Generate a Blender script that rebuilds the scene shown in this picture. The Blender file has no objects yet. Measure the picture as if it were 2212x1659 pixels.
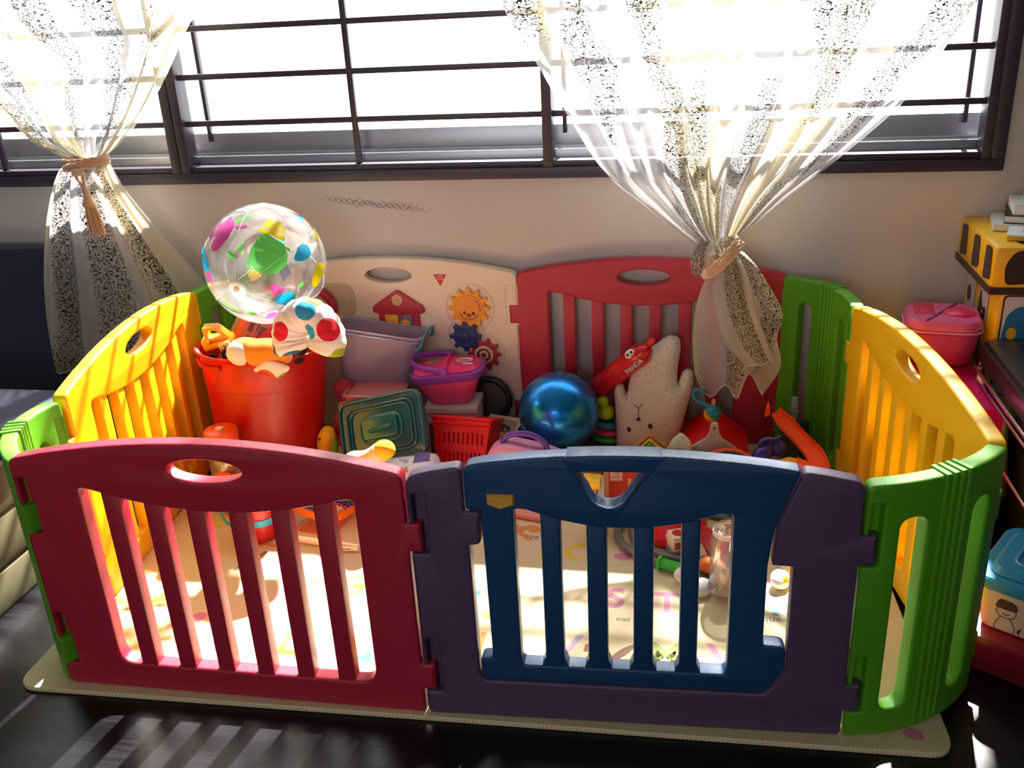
import bpy, bmesh, math, random
from mathutils import Matrix, Vector, Euler, noise
random.seed(7)
SC = bpy.context.scene
COL = SC.collection
PI = math.pi
def R(d): return math.radians(d)

# ------------------------------------------------------------------ materials
def lin(c):
    return c / 12.92 if c <= 0.04045 else ((c + 0.055) / 1.055) ** 2.4
def rgb(h):
    h = h.lstrip('#')
    return tuple(lin(int(h[i:i + 2], 16) / 255) for i in (0, 2, 4)) + (1.0,)
MATS = {}
def P(name, col, rough=0.45, metal=0.0, bump=0.0, bscale=400, spec=0.5, sub=0.0, coat=0.0, var=0.0, vscale=20, sheen=0.0):
    m = bpy.data.materials.new(name); m.use_nodes = True
    nt = m.node_tree; b = nt.nodes['Principled BSDF']
    c = rgb(col) if isinstance(col, str) else col
    b.inputs['Base Color'].default_value = c
    b.inputs['Roughness'].default_value = rough
    b.inputs['Metallic'].default_value = metal
    b.inputs['Specular IOR Level'].default_value = spec
    b.inputs['Coat Weight'].default_value = coat
    b.inputs['Sheen Weight'].default_value = sheen
    if sub:
        b.inputs['Subsurface Weight'].default_value = sub
        b.inputs['Subsurface Radius'].default_value = (0.02, 0.01, 0.006)
        b.inputs['Subsurface Scale'].default_value = 0.5
    tc = nt.nodes.new('ShaderNodeTexCoord')
    if bump:
        n = nt.nodes.new('ShaderNodeTexNoise'); n.inputs['Scale'].default_value = bscale
        n.inputs['Detail'].default_value = 3
        nt.links.new(tc.outputs['Object'], n.inputs['Vector'])
        bp = nt.nodes.new('ShaderNodeBump'); bp.inputs['Strength'].default_value = bump
        bp.inputs['Distance'].default_value = 0.002
        nt.links.new(n.outputs['Fac'], bp.inputs['Height'])
        nt.links.new(bp.outputs['Normal'], b.inputs['Normal'])
    if var:
        n = nt.nodes.new('ShaderNodeTexNoise'); n.inputs['Scale'].default_value = vscale
        n.inputs['Detail'].default_value = 4
        nt.links.new(tc.outputs['Object'], n.inputs['Vector'])
        mx = nt.nodes.new('ShaderNodeMix'); mx.data_type = 'RGBA'
        mx.inputs[6].default_value = tuple(x * (1 - var) for x in c[:3]) + (1,)
        mx.inputs[7].default_value = tuple(min(1, x * (1 + var)) for x in c[:3]) + (1,)
        nt.links.new(n.outputs['Fac'], mx.inputs[0])
        nt.links.new(mx.outputs[2], b.inputs['Base Color'])
    MATS[name] = m
    return m
def CLEAR(name, col, body=0.3, gloss=0.08, rough=0.15, tint=None):
    """thin see-through plastic: transparent + a little diffuse body + gloss"""
    m = bpy.data.materials.new(name); m.use_nodes = True
    nt = m.node_tree; nt.nodes.clear()
    o = nt.nodes.new('ShaderNodeOutputMaterial')
    tr = nt.nodes.new('ShaderNodeBsdfTransparent'); tr.inputs[0].default_value = rgb(tint or '#ffffff')
    df = nt.nodes.new('ShaderNodeBsdfDiffuse'); df.inputs[0].default_value = rgb(col)
    tl = nt.nodes.new('ShaderNodeBsdfTranslucent'); tl.inputs[0].default_value = rgb(col)
    gl = nt.nodes.new('ShaderNodeBsdfGlossy'); gl.inputs['Roughness'].default_value = rough
    a = nt.nodes.new('ShaderNodeMixShader'); a.inputs[0].default_value = 0.5
    nt.links.new(df.outputs[0], a.inputs[1]); nt.links.new(tl.outputs[0], a.inputs[2])
    b = nt.nodes.new('ShaderNodeMixShader'); b.inputs[0].default_value = body
    nt.links.new(tr.outputs[0], b.inputs[1]); nt.links.new(a.outputs[0], b.inputs[2])
    fr = nt.nodes.new('ShaderNodeLayerWeight'); fr.inputs[0].default_value = 0.35
    mt = nt.nodes.new('ShaderNodeMath'); mt.operation = 'MULTIPLY_ADD'
    mt.inputs[1].default_value = 0.5; mt.inputs[2].default_value = gloss
    nt.links.new(fr.outputs['Fresnel'], mt.inputs[0])
    mt.use_clamp = True
    c = nt.nodes.new('ShaderNodeMixShader')
    nt.links.new(mt.outputs[0], c.inputs[0]); nt.links.new(b.outputs[0], c.inputs[1]); nt.links.new(gl.outputs[0], c.inputs[2])
    nt.links.new(c.outputs[0], o.inputs[0])
    MATS[name] = m
    return m

def TRANS(name, col, tl=.5, gloss=.05, rough=.3):
    return CLEAR(name, col, body=1.0, gloss=gloss, rough=rough)

# ------------------------------------------------------------------ mesh builder
def T(x=0, y=0, z=0, rx=0, ry=0, rz=0, s=1):
    sc = Matrix.Diagonal((s, s, s, 1)) if not isinstance(s, (tuple, list)) else Matrix.Diagonal((*s, 1))
    return Matrix.Translation((x, y, z)) @ Euler((R(rx), R(ry), R(rz))).to_matrix().to_4x4() @ sc
def rot_to(d, up=(0, 0, 1)):
    d = Vector(d).normalized(); u = Vector(up)
    if abs(d.dot(u)) > 0.999: u = Vector((1, 0, 0))
    x = u.cross(d).normalized(); y = d.cross(x)
    return Matrix((x, y, d)).transposed().to_4x4()
class MB:
    def __init__(s): s.v = []; s.f = []; s.m = []; s.mats = []; s.uv = {}
    def mi(s, mat):
        if mat not in s.mats: s.mats.append(mat)
        return s.mats.index(mat)
    def add(s, vs, fs, mat, M=None):
        o = len(s.v); k = s.mi(mat)
        flip = M is not None and M.to_3x3().determinant() < 0
        for p in vs:
            p = Vector(p); s.v.append(M @ p if M is not None else p)
        for f in fs:
            f = [o + i for i in f]
            if flip: f.reverse()
            s.f.append(f); s.m.append(k)
        return s
    def bmadd(s, bm, mat, M=None):
        bm.verts.ensure_lookup_table(); bm.verts.index_update()
        s.add([v.co.copy() for v in bm.verts], [[v.index for v in f.verts] for f in bm.faces], mat, M); bm.free(); return s
    def box(s, x0, x1, y0, y1, z0, z1, mat, M=None, r=0.0, seg=2):
        bm = bmesh.new(); bmesh.ops.create_cube(bm, size=1)
        for v in bm.verts:
            v.co = Vector(((x0 + x1) / 2 + v.co.x * (x1 - x0), (y0 + y1) / 2 + v.co.y * (y1 - y0), (z0 + z1) / 2 + v.co.z * (z1 - z0)))
        if r: bmesh.ops.bevel(bm, geom=bm.edges[:], offset=r, segments=seg, profile=0.5, affect='EDGES')
        return s.bmadd(bm, mat, M)
    def frustum(s, w0, d0, w1, d1, z0, z1, rc, mat, M=None, thick=0, floor=True, seg=6, er=0.004):
        """rounded-rectangle tapered tub (open when thick>0)"""
        def ring(w, d, z, r):
            r = max(0.0005, min(r, w / 2 - 1e-4, d / 2 - 1e-4)); o = []
            for cx, cy, a0 in ((w / 2 - r, d / 2 - r, 0), (-w / 2 + r, d / 2 - r, 90), (-w / 2 + r, -d / 2 + r, 180), (w / 2 - r, -d / 2 + r, 270)):
                for i in range(seg + 1):
                    a = R(a0 + 90 * i / seg); o.append((cx + r * math.cos(a), cy + r * math.sin(a), z))
            return o
        rings = [ring(w0 - 2 * er, d0 - 2 * er, z0, rc - er), ring(w0, d0, z0 + er, rc), ring(w1, d1, z1 - (0 if thick else er), rc)]
        if thick:
            rings += [ring(w1 - 2 * thick, d1 - 2 * thick, z1, rc - thick), ring(w0 - 2 * thick, d0 - 2 * thick, z0 + thick, rc - thick)]
        else: rings += [ring(w1 - 2 * er, d1 - 2 * er, z1, rc - er)]
        return s.loft(rings, mat, M, True, True)
    def loft(s, rings, mat, M=None, cap0=True, cap1=True, closed=True):
        n = len(rings[0]); vs = [p for r in rings for p in r]; fs = []
        for i in range(len(rings) - 1):
            for j in range(n if closed else n - 1):
                a = i * n + j; b = i * n + (j + 1) % n
                fs.append([a, b, b + n, a + n])
        if cap0: fs.append(list(range(n))[::-1])
        if cap1: fs.append([(len(rings) - 1) * n + i for i in range(n)])
        return s.add(vs, fs, mat, M)
    def lathe(s, prof, mat, M=None, seg=40, sx=1, sy=1, a0=0, a1=360):
        full = abs(a1 - a0) >= 360; n = seg if full else seg + 1
        rings = [[(r * sx * math.cos(R(a0 + (a1 - a0) * i / seg)), r * sy * math.sin(R(a0 + (a1 - a0) * i / seg)), z) for i in range(n)] for r, z in prof]
        return s.loft(rings, mat, M, prof[0][0] > 1e-4, prof[-1][0] > 1e-4, full)
    def cyl(s, r, z0, z1, mat, M=None, seg=32, b=0.0):
        pr = [(r, z0), (r, z1)] if not b else [(r - b, z0), (r - b * .3, z0 + b * .3), (r, z0 + b), (r, z1 - b), (r - b * .3, z1 - b * .3), (r - b, z1)]
        return s.lathe(pr, mat, M, seg)
    def tube(s, pts, r, mat, M=None, seg=10, closed=False, sq=None, up=(0, 0, 1), caps=True):
        pts = [Vector(p) for p in pts]; n = len(pts); rings = []
        u = Vector(up); prev = None
        for i, p in enumerate(pts):
            d = (pts[(i + 1) % n] - pts[i - 1]) if closed else (pts[min(i + 1, n - 1)] - pts[max(i - 1, 0)])
            d.normalize()
            if prev is None:
                x = u.cross(d)
                if x.length < 1e-3: x = Vector((1, 0, 0)).cross(d)
            else: x = prev - d * prev.dot(d)
            x.normalize(); prev = x; y = d.cross(x)
            rr = r[i] if isinstance(r, (list, tuple)) else r
            sx, sy = (sq or (1, 1))
            rings.append([p + x * rr * sx * math.cos(2 * PI * j / seg) + y * rr * sy * math.sin(2 * PI * j / seg) for j in range(seg)])
        if closed: rings.append(rings[0]); return s.loft(rings, mat, M, False, False)
        return s.loft(rings, mat, M, caps, caps)
    def ball(s, c, r, mat, M=None, seg=24, rows=14):
        if not isinstance(r, (tuple, list)): r = (r, r, r)
        pr = [(math.sin(PI * i / rows), -math.cos(PI * i / rows)) for i in range(rows + 1)]
        pr[0] = (1e-5, -1); pr[-1] = (1e-5, 1)
        MM = Matrix.Translation(c) @ Matrix.Diagonal((*r, 1))
        return s.lathe(pr, mat, (M @ MM) if M is not None else MM, seg)
    def ext(s, outs, depth, mat, M=None, bevel=0.0, res=2):
        """outline(s) in local x,z extruded along +y by depth; later outlines cut holes"""
        me = curve_mesh(outs, depth, bevel, res)
        vs = [Vector((v.co.x, -v.co.z + depth / 2, v.co.y)) for v in me.vertices]
        fs = [list(p.vertices) for p in me.polygons]
        bpy.data.meshes.remove(me)
        return s.add(vs, fs, mat, M)
    def text(s, body, size, mat, M=None, depth=0.0004, align='CENTER', shear=0, bold=0):
        cu = bpy.data.curves.new('t', 'FONT'); cu.body = body; cu.size = size; cu.align_x = align; cu.align_y = 'CENTER'
        cu.extrude = depth / 2; cu.shear = shear; cu.offset = bold; cu.resolution_u = 4
        me = eval_mesh(cu)
        vs = [Vector((v.co.x, -v.co.z, v.co.y)) for v in me.vertices]
        fs = [list(p.vertices) for p in me.polygons]
        bpy.data.meshes.remove(me)
        return s.add(vs, fs, mat, M)
    def build(s, name, parent=None, M=None, angle=38, smooth=True):
        me = bpy.data.meshes.new(name)
        me.from_pydata([tuple(v) for v in s.v], [], s.f)
        for m in s.mats: me.materials.append(m)
        for p, k in zip(me.polygons, s.m): p.material_index = k
        if s.uv:
            ul = me.uv_layers.new(name='uv')
            for l in me.loops: ul.data[l.index].uv = s.uv.get(l.vertex_index, (0, 0))
        else:
            bm = bmesh.new(); bm.from_mesh(me); bmesh.ops.remove_doubles(bm, verts=bm.verts[:], dist=1e-6)
            bmesh.ops.recalc_face_normals(bm, faces=bm.faces[:]); bm.to_mesh(me); bm.free()
        if smooth:
            me.polygons.foreach_set('use_smooth', [True] * len(me.polygons))
            me.set_sharp_from_angle(angle=R(angle))
        me.update()
        o = bpy.data.objects.new(name, me); COL.objects.link(o)
        if parent: o.parent = parent
        if M is not None: o.matrix_basis = M
        return o
def eval_mesh(cu):
    ob = bpy.data.objects.new('t', cu); COL.objects.link(ob)
    dg = bpy.context.evaluated_depsgraph_get(); dg.update()
    me = bpy.data.meshes.new_from_object(ob.evaluated_get(dg))
    bpy.data.objects.remove(ob); bpy.data.curves.remove(cu)
    return me
def _area(p): return abs(sum(p[i - 1][0] * p[i][1] - p[i][0] * p[i - 1][1] for i in range(len(p)))) / 2
def _perim(p): return sum(math.hypot(p[i][0] - p[i - 1][0], p[i][1] - p[i - 1][1]) for i in range(len(p)))
def curve_mesh(outs, depth, bevel=0.0, res=2):
    """filled outline with holes; the edge rounding is reduced where a corner is too tight for it"""
    A = _area(outs[0]) - sum(_area(o) for o in outs[1:]); L = sum(_perim(o) for o in outs)
    for k in ((1, .8, .6, .45, .3, .15, 0) if bevel else (0,)):
        b = bevel * k
        cu = bpy.data.curves.new('t', 'CURVE'); cu.dimensions = '2D'; cu.fill_mode = 'BOTH'
        for o in outs:
            sp = cu.splines.new('POLY'); sp.points.add(len(o) - 1)
            for p, q in zip(sp.points, o): p.co = (q[0], q[1], 0, 1)
            sp.use_cyclic_u = True
        cu.extrude = max(0.0, depth / 2 - b); cu.bevel_depth = b; cu.bevel_resolution = res; cu.offset = -b
        me = eval_mesh(cu)
        if b == 0: return me
        cap = sum(p.area for p in me.polygons if p.normal.z > .995)
        if abs(cap - (A - L * b)) < .012 * A + .06 * L * b: return me
        bpy.data.meshes.remove(me)
def rpoly(pts, r=0.01, seg=5):
    """round the corners of a polygon; a point may carry its own radius"""
    out = []; n = len(pts)
    for i in range(n):
        p = Vector(pts[i][:2]); a = Vector(pts[i - 1][:2]); b = Vector(pts[(i + 1) % n][:2])
        rr = pts[i][2] if len(pts[i]) > 2 else r
        if rr <= 0: out.append(tuple(p)); continue
        u = (a - p); w = (b - p); lu, lw = u.length, w.length
        if lu < 1e-6 or lw < 1e-6: continue
        u /= lu; w /= lw
        d = min(rr, lu * .49, lw * .49)
        A = p + u * d; B = p + w * d
        for k in range(seg + 1):
            t = k / seg; q = A * (1 - t) ** 2 + p * 2 * t * (1 - t) + B * t * t; out.append(tuple(q))
    return out
def ellipse(cx, cy, rx, ry, n=40, a=0):
    c, s_ = math.cos(R(a)), math.sin(R(a))
    return [(cx + rx * math.cos(2 * PI * i / n) * c - ry * math.sin(2 * PI * i / n) * s_, cy + rx * math.cos(2 * PI * i / n) * s_ + ry * math.sin(2 * PI * i / n) * c) for i in range(n)]
def spline(pts, n=8):
    """Catmull-Rom through points"""
    pts = [Vector(p) for p in pts]; out = []
    for i in range(len(pts) - 1):
        p0 = pts[max(i - 1, 0)]; p1 = pts[i]; p2 = pts[i + 1]; p3 = pts[min(i + 2, len(pts) - 1)]
        for k in range(n):
            t = k / n
            out.append(0.5 * ((2 * p1) + (p2 - p0) * t + (2 * p0 - 5 * p1 + 4 * p2 - p3) * t * t + (3 * p1 - p0 - 3 * p2 + p3) * t ** 3))
    out.append(pts[-1]); return out
def puff(outline, depth, mat, edge=None, step=0.012, flat=0.0):
    """a stuffed cushion shape from an outline in x,z; returns MB, belly along y"""
    from mathutils.geometry import delaunay_2d_cdt
    pts = [Vector(p) for p in outline]; n = len(pts)
    xs = [p.x for p in pts]; ys = [p.y for p in pts]
    def dist(q):
        best = 1e9
        for i in range(n):
            a = pts[i]; b = pts[(i + 1) % n]; ab = b - a
            t = max(0, min(1, (q - a).dot(ab) / max(ab.length_squared, 1e-12)))
            best = min(best, (q - a - ab * t).length)
        return best
    def inside(q):
        c = False
        for i in range(n):
            a = pts[i]; b = pts[(i + 1) % n]
            if (a.y > q.y) != (b.y > q.y) and q.x < (b.x - a.x) * (q.y - a.y) / (b.y - a.y) + a.x: c = not c
        return c
    inner = []; w = edge or depth
    for ringd in (0.0012, 0.004, 0.010):
        for i in range(n):
            a = pts[i - 1]; b = pts[(i + 1) % n]; t = (b - a).normalized(); q = pts[i] + Vector((-t.y, t.x)) * ringd
            q2 = pts[i] - Vector((-t.y, t.x)) * ringd
            for c in (q, q2):
                if inside(c) and dist(c) > ringd * .8: inner.append(c)
    y = min(ys) + step / 2
    while y < max(ys):
        x = min(xs) + step / 2
        while x < max(xs):
            q = Vector((x, y))
            if inside(q) and dist(q) > 0.014: inner.append(q)
            x += step
        y += step
    allp = pts + inner
    r = delaunay_2d_cdt(allp, [], [list(range(n))], 1, 1e-5)
    vv, ff = r[0], r[2]
    mb = MB(); hs = []
    for q in vv:
        d = dist(q); t = min(1, d / w); hs.append(depth / 2 * math.sqrt(max(0, 1 - (1 - t) ** 2)) if d > 1e-5 else 0)
    for sgn in (-1, 1):
        mb.add([(q.x, sgn * h, q.y) for q, h in zip(vv, hs)], [list(f) if sgn < 0 else list(f)[::-1] for f in ff], mat)
    return mb

# ------------------------------------------------------------------ things
def tag(o, label=None, cat=None, group=None, kind=None):
    if label: o['label'] = label
    if cat: o['category'] = cat
    if group: o['group'] = group
    if kind: o['kind'] = kind
    return o
def thing(name, label, cat, M, group=None):
    o = bpy.data.objects.new(name, None); COL.objects.link(o); o.empty_display_size = 0.05
    o.matrix_basis = M
    return tag(o, label, cat, group)
def struct(o): o['kind'] = 'structure'; return o
def clone(o, M, label=None, group=None):
    c = o.copy(); COL.objects.link(c); c.matrix_basis = M
    if label: c['label'] = label
    if group: c['group'] = group
    for ch in list(o.children):
        k = ch.copy(); COL.objects.link(k); k.parent = c
        for g in list(ch.children):
            q = g.copy(); COL.objects.link(q); q.parent = k
    return c
# ------------------------------------------------------------------ palette
m_red = P('playpen_red', '#bd2640', .32, bump=.35, bscale=900)
m_purple = P('playpen_purple', '#5c4566', .32, bump=.35, bscale=900)
m_blue = P('playpen_blue', '#184674', .30, bump=.35, bscale=900)
m_green = P('playpen_green', '#58a61a', .42, bump=.35, bscale=900)
m_yellow = P('playpen_yellow', '#fdc306', .42, bump=.3, bscale=900)
m_white = P('playpen_cream', '#efe0cc', .45, bump=.3, bscale=900)
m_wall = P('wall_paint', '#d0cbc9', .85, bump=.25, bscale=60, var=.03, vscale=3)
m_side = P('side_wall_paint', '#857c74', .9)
m_ceil = P('ceiling_paint', '#a8a39c', .9)
m_frame = P('window_frame_dark', '#3b3443', .42)
m_alu = P('aluminium_track', '#b9bdc2', .35, metal=.6)
m_black = P('black_plastic', '#15151a', .35)
m_cream = P('cream_laminate', '#736c50', .55, var=.04, vscale=8)
m_navy = P('navy_fabric', '#1e274e', .85, bump=.4, bscale=500, sheen=.3)
m_whitep = P('white_plastic', '#f2f0ee', .35)
m_orange = P('orange_plastic', '#ff5a12', .35)
m_redp = TRANS('bright_red_plastic', '#f2100f', gloss=.04, rough=.35)
m_bluep = P('cyan_plastic', '#1e9fd0', .35)
m_yel = P('bright_yellow_plastic', '#ffc60a', .35)
m_pink = P('pink_plastic', '#f2408c', .38)
m_lilac = P('purple_plastic', '#8b3fb8', .35)
m_ink = P('dark_print', '#3a2c2c', .6)
m_paper = P('paper_white', '#f3ead8', .7)
m_glass = CLEAR('window_glass', '#ffffff', body=0.0, gloss=0.0, rough=0.02)

# floor: dark laminate
m_floor = P('dark_floor', '#17161b', .38, spec=.35)
def floor_nodes():
    nt = m_floor.node_tree; b = nt.nodes['Principled BSDF']
    tc = nt.nodes.new('ShaderNodeTexCoord'); mp = nt.nodes.new('ShaderNodeMapping'); mp.inputs['Scale'].default_value = (2.0, 60, 1)
    nt.links.new(tc.outputs['Object'], mp.inputs[0])
    n = nt.nodes.new('ShaderNodeTexNoise'); n.inputs['Scale'].default_value = 3; n.inputs['Detail'].default_value = 6
    nt.links.new(mp.outputs[0], n.inputs[0])
    cr = nt.nodes.new('ShaderNodeValToRGB'); cr.color_ramp.elements[0].color = rgb('#0a090c'); cr.color_ramp.elements[1].color = rgb('#1a181e')
    cr.color_ramp.elements[0].position = .3; cr.color_ramp.elements[1].position = .75
    nt.links.new(n.outputs[0], cr.inputs[0])
    br = nt.nodes.new('ShaderNodeTexBrick'); br.inputs['Scale'].default_value = 1; br.inputs['Mortar Size'].default_value = .0015
    br.inputs['Brick Width'].default_value = 1.2; br.inputs['Row Height'].default_value = .19
    br.inputs['Color1'].default_value = (1, 1, 1, 1); br.inputs['Color2'].default_value = (.82, .82, .82, 1); br.inputs['Mortar'].default_value = (.35, .35, .35, 1)
    nt.links.new(tc.outputs['Object'], br.inputs[0])
    mx = nt.nodes.new('ShaderNodeMix'); mx.data_type = 'RGBA'; mx.blend_type = 'MULTIPLY'; mx.inputs[0].default_value = 1
    nt.links.new(cr.outputs[0], mx.inputs[6]); nt.links.new(br.outputs[0], mx.inputs[7]); nt.links.new(mx.outputs[2], b.inputs['Base Color'])
    rr = nt.nodes.new('ShaderNodeMapRange'); rr.inputs[3].default_value = .22; rr.inputs[4].default_value = .42
    nt.links.new(n.outputs[0], rr.inputs[0]); nt.links.new(rr.outputs[0], b.inputs['Roughness'])
    bp = nt.nodes.new('ShaderNodeBump'); bp.inputs['Strength'].default_value = .15; bp.inputs['Distance'].default_value = .002
    nt.links.new(n.outputs[0], bp.inputs['Height']); nt.links.new(bp.outputs[0], b.inputs['Normal'])
floor_nodes()

# ------------------------------------------------------------------ room shell
XL, XR, YF, YW, ZC = -3.3, 2.5, -3.4, 1.331, 2.6
mb = MB(); mb.box(XL - .1, XR + .1, YF - .1, YW + .2, -.1, 0, m_floor); struct(mb.build('floor', smooth=False))
mb = MB(); mb.box(XL - .1, XR + .1, YF - .1, YW + .2, ZC, ZC + .1, m_ceil); struct(mb.build('ceiling', smooth=False))
WX0, WX1, WZ0, WZ1 = -2.75, 1.285, .83, 2.42
def holed_wall(name, y0, y1, x0, x1, hx0, hx1, hz0, hz1, mat, extra=None):
    mb = MB()
    mb.box(x0, x1, y0, y1, 0, hz0, mat); mb.box(x0, x1, y0, y1, hz1, ZC, mat)
    mb.box(x0, hx0, y0, y1, hz0, hz1, mat); mb.box(hx1, x1, y0, y1, hz0, hz1, mat)
    if extra: extra(mb)
    return struct(mb.build(name, smooth=False))
m_pencil = P('pencil_scribble', '#77706c', .8)
def scribble(mb):
    random.seed(3)
    for k in range(5):
        pts = []; x = -.64 + .02 * k; z = .765 - .004 * k
        for i in range(16):
            pts.append(Vector((x + i * .018, YW - .0004, z + (.012 if i % 2 else -.010) * random.uniform(.3, 1) - i * .0016)))
        mb.tube(spline(pts, 3), .0005, m_pencil, seg=4)
holed_wall('wall_back', YW, YW + .17, XL, XR, WX0, WX1, WZ0, WZ1, m_wall, scribble)
holed_wall('wall_front', YF - .12, YF, XL, XR, -.9, .5, .9, 2.1, m_side)  # opening added behind the camera to let in fill light
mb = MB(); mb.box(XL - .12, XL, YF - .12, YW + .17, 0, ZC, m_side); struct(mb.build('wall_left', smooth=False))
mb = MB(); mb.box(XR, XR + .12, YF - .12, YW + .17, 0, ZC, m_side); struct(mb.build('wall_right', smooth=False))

# ------------------------------------------------------------------ window
win = bpy.data.objects.new('window_1', None); COL.objects.link(win); win.location = (0, YW, WZ0); struct(win)
def wpart(name, fn, angle=30):
    mb = MB(); fn(mb); o = mb.build(name, win, Matrix.Translation((0, -YW, -WZ0)), angle); return o
y0 = YW - .018
def outer(mb):
    mb.box(-2.78, 1.297, y0, YW + .06, .818, .850, m_frame, r=.003); mb.box(-2.78, 1.297, y0, YW + .06, 2.40, 2.435, m_frame, r=.003)
    mb.box(1.262, 1.297, y0, YW + .06, .850, 2.40, m_frame, r=.003); mb.box(-2.78, -2.745, y0, YW + .06, .850, 2.40, m_frame, r=.003)
    mb.box(-2.745, 1.262, y0 + .012, YW + .05, .848, .868, m_frame, r=.002)
wpart('window_frame', outer)
def mull(x, w):
    return lambda mb: mb.box(x, x + w, y0 + .004, YW + .05, .848, 2.41, m_frame, r=.002)
for x, w in ((-1.116, .030), (-1.083, .030), (.060, .028), (1.238, .026)):
    wpart('mullion', mull(x, w))
for k in range(11):
    z = .997 + .1365 * k
    for xa, xb in ((-2.745, -1.116), (-1.054, .062), (.086, 1.24)):
        if z < 2.38: wpart('grille_bar', lambda mb, xa=xa, xb=xb, z=z: mb.box(xa, xb, YW + .006, YW + .018, z - .0085, z + .0085, m_frame, r=.002))
for x in (-1.72, -.506):
    wpart('grille_rod', lambda mb, x=x: mb.box(x - .009, x + .009, YW + .004, YW + .02, .86, 2.41, m_frame, r=.002))
def track(mb):
    mb.box(-2.745, 1.262, YW + .05, YW + .075, .85, .892, m_alu, r=.002)
    mb.box(-2.745, 1.262, YW + .075, YW + .11, .85, .884, m_alu, r=.002)
    mb.box(-2.745, 1.262, YW + .11, YW + .14, .85, .955, m_alu, r=.003)
    mb.box(-2.745, 1.262, YW + .07, YW + .077, .89, .899, m_alu)
wpart('sliding_track', track)
for x in (-1.03, .11, 1.215, -2.3):
    wpart('sash_stile', lambda mb, x=x: mb.box(x - .006, x + .006, YW + .10, YW + .12, .93, 2.41, m_frame, r=.001))
wpart('window_pane', lambda mb: mb.box(-2.745, 1.262, YW + .122, YW + .126, .95, 2.41, m_glass))
fill_win = bpy.data.objects.new('fill_window', None); COL.objects.link(fill_win); fill_win.location = (-.2, YF, .9); struct(fill_win)  # made-up unseen window, added so sky light fills from behind the camera
mb = MB()
mb.box(-.9, .5, YF - .1, YF, .9, .94, m_frame); mb.box(-.9, .5, YF - .1, YF, 2.06, 2.1, m_frame)
for x in (-.9, -.22, .46): mb.box(x, x + .04, YF - .1, YF, .94, 2.06, m_frame)
mb.build('window_frame', fill_win, Matrix.Translation((.2, -YF, -.9)))
mb = MB(); mb.box(-.86, .46, YF - .06, YF - .055, .94, 2.06, m_glass); mb.build('window_pane', fill_win, Matrix.Translation((.2, -YF, -.9)))

# ------------------------------------------------------------------ play mat
def mat_material(name, col):
    m = P(name, col, .6)
    nt = m.node_tree; b = nt.nodes['Principled BSDF']; tc = nt.nodes['Texture Coordinate']
    w = nt.nodes.new('ShaderNodeTexChecker'); w.inputs['Scale'].default_value = 240
    w.inputs[1].default_value = (1, 1, 1, 1); w.inputs[2].default_value = (.86, .84, .80, 1)
    mp = nt.nodes.new('ShaderNodeMapping'); mp.inputs['Scale'].default_value = (1, 1, 0.0001)
    nt.links.new(tc.outputs['Object'], mp.inputs[0]); nt.links.new(mp.outputs[0], w.inputs[0])
    mx = nt.nodes.new('ShaderNodeMix'); mx.data_type = 'RGBA'; mx.blend_type = 'MULTIPLY'; mx.inputs[0].default_value = 1
    mx.inputs[6].default_value = rgb(col); nt.links.new(w.outputs[0], mx.inputs[7]); nt.links.new(mx.outputs[2], b.inputs['Base Color'])
    bp = nt.nodes.new('ShaderNodeBump'); bp.inputs['Strength'].default_value = .3; bp.inputs['Distance'].default_value = .001
    nt.links.new(w.outputs[1], bp.inputs['Height']); nt.links.new(bp.outputs[0], b.inputs['Normal'])
    return m
m_mat = mat_material('play_mat_cream', '#e9d7ac')
mats_print = [mat_material('mat_print_%s' % n, c) for n, c in (('pink', '#e58ab0'), ('yellow', '#f0d23a'), ('orange', '#e8963a'), ('blue', '#5aa9c8'), ('lilac', '#b9a3c4'), ('green', '#a9b94a'), ('brown', '#8a5a34'), ('grey', '#8d8684'))]
mp_pink, mp_yel, mp_or, mp_blue, mp_lil, mp_grn, mp_brn, mp_gry = mats_print
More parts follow.
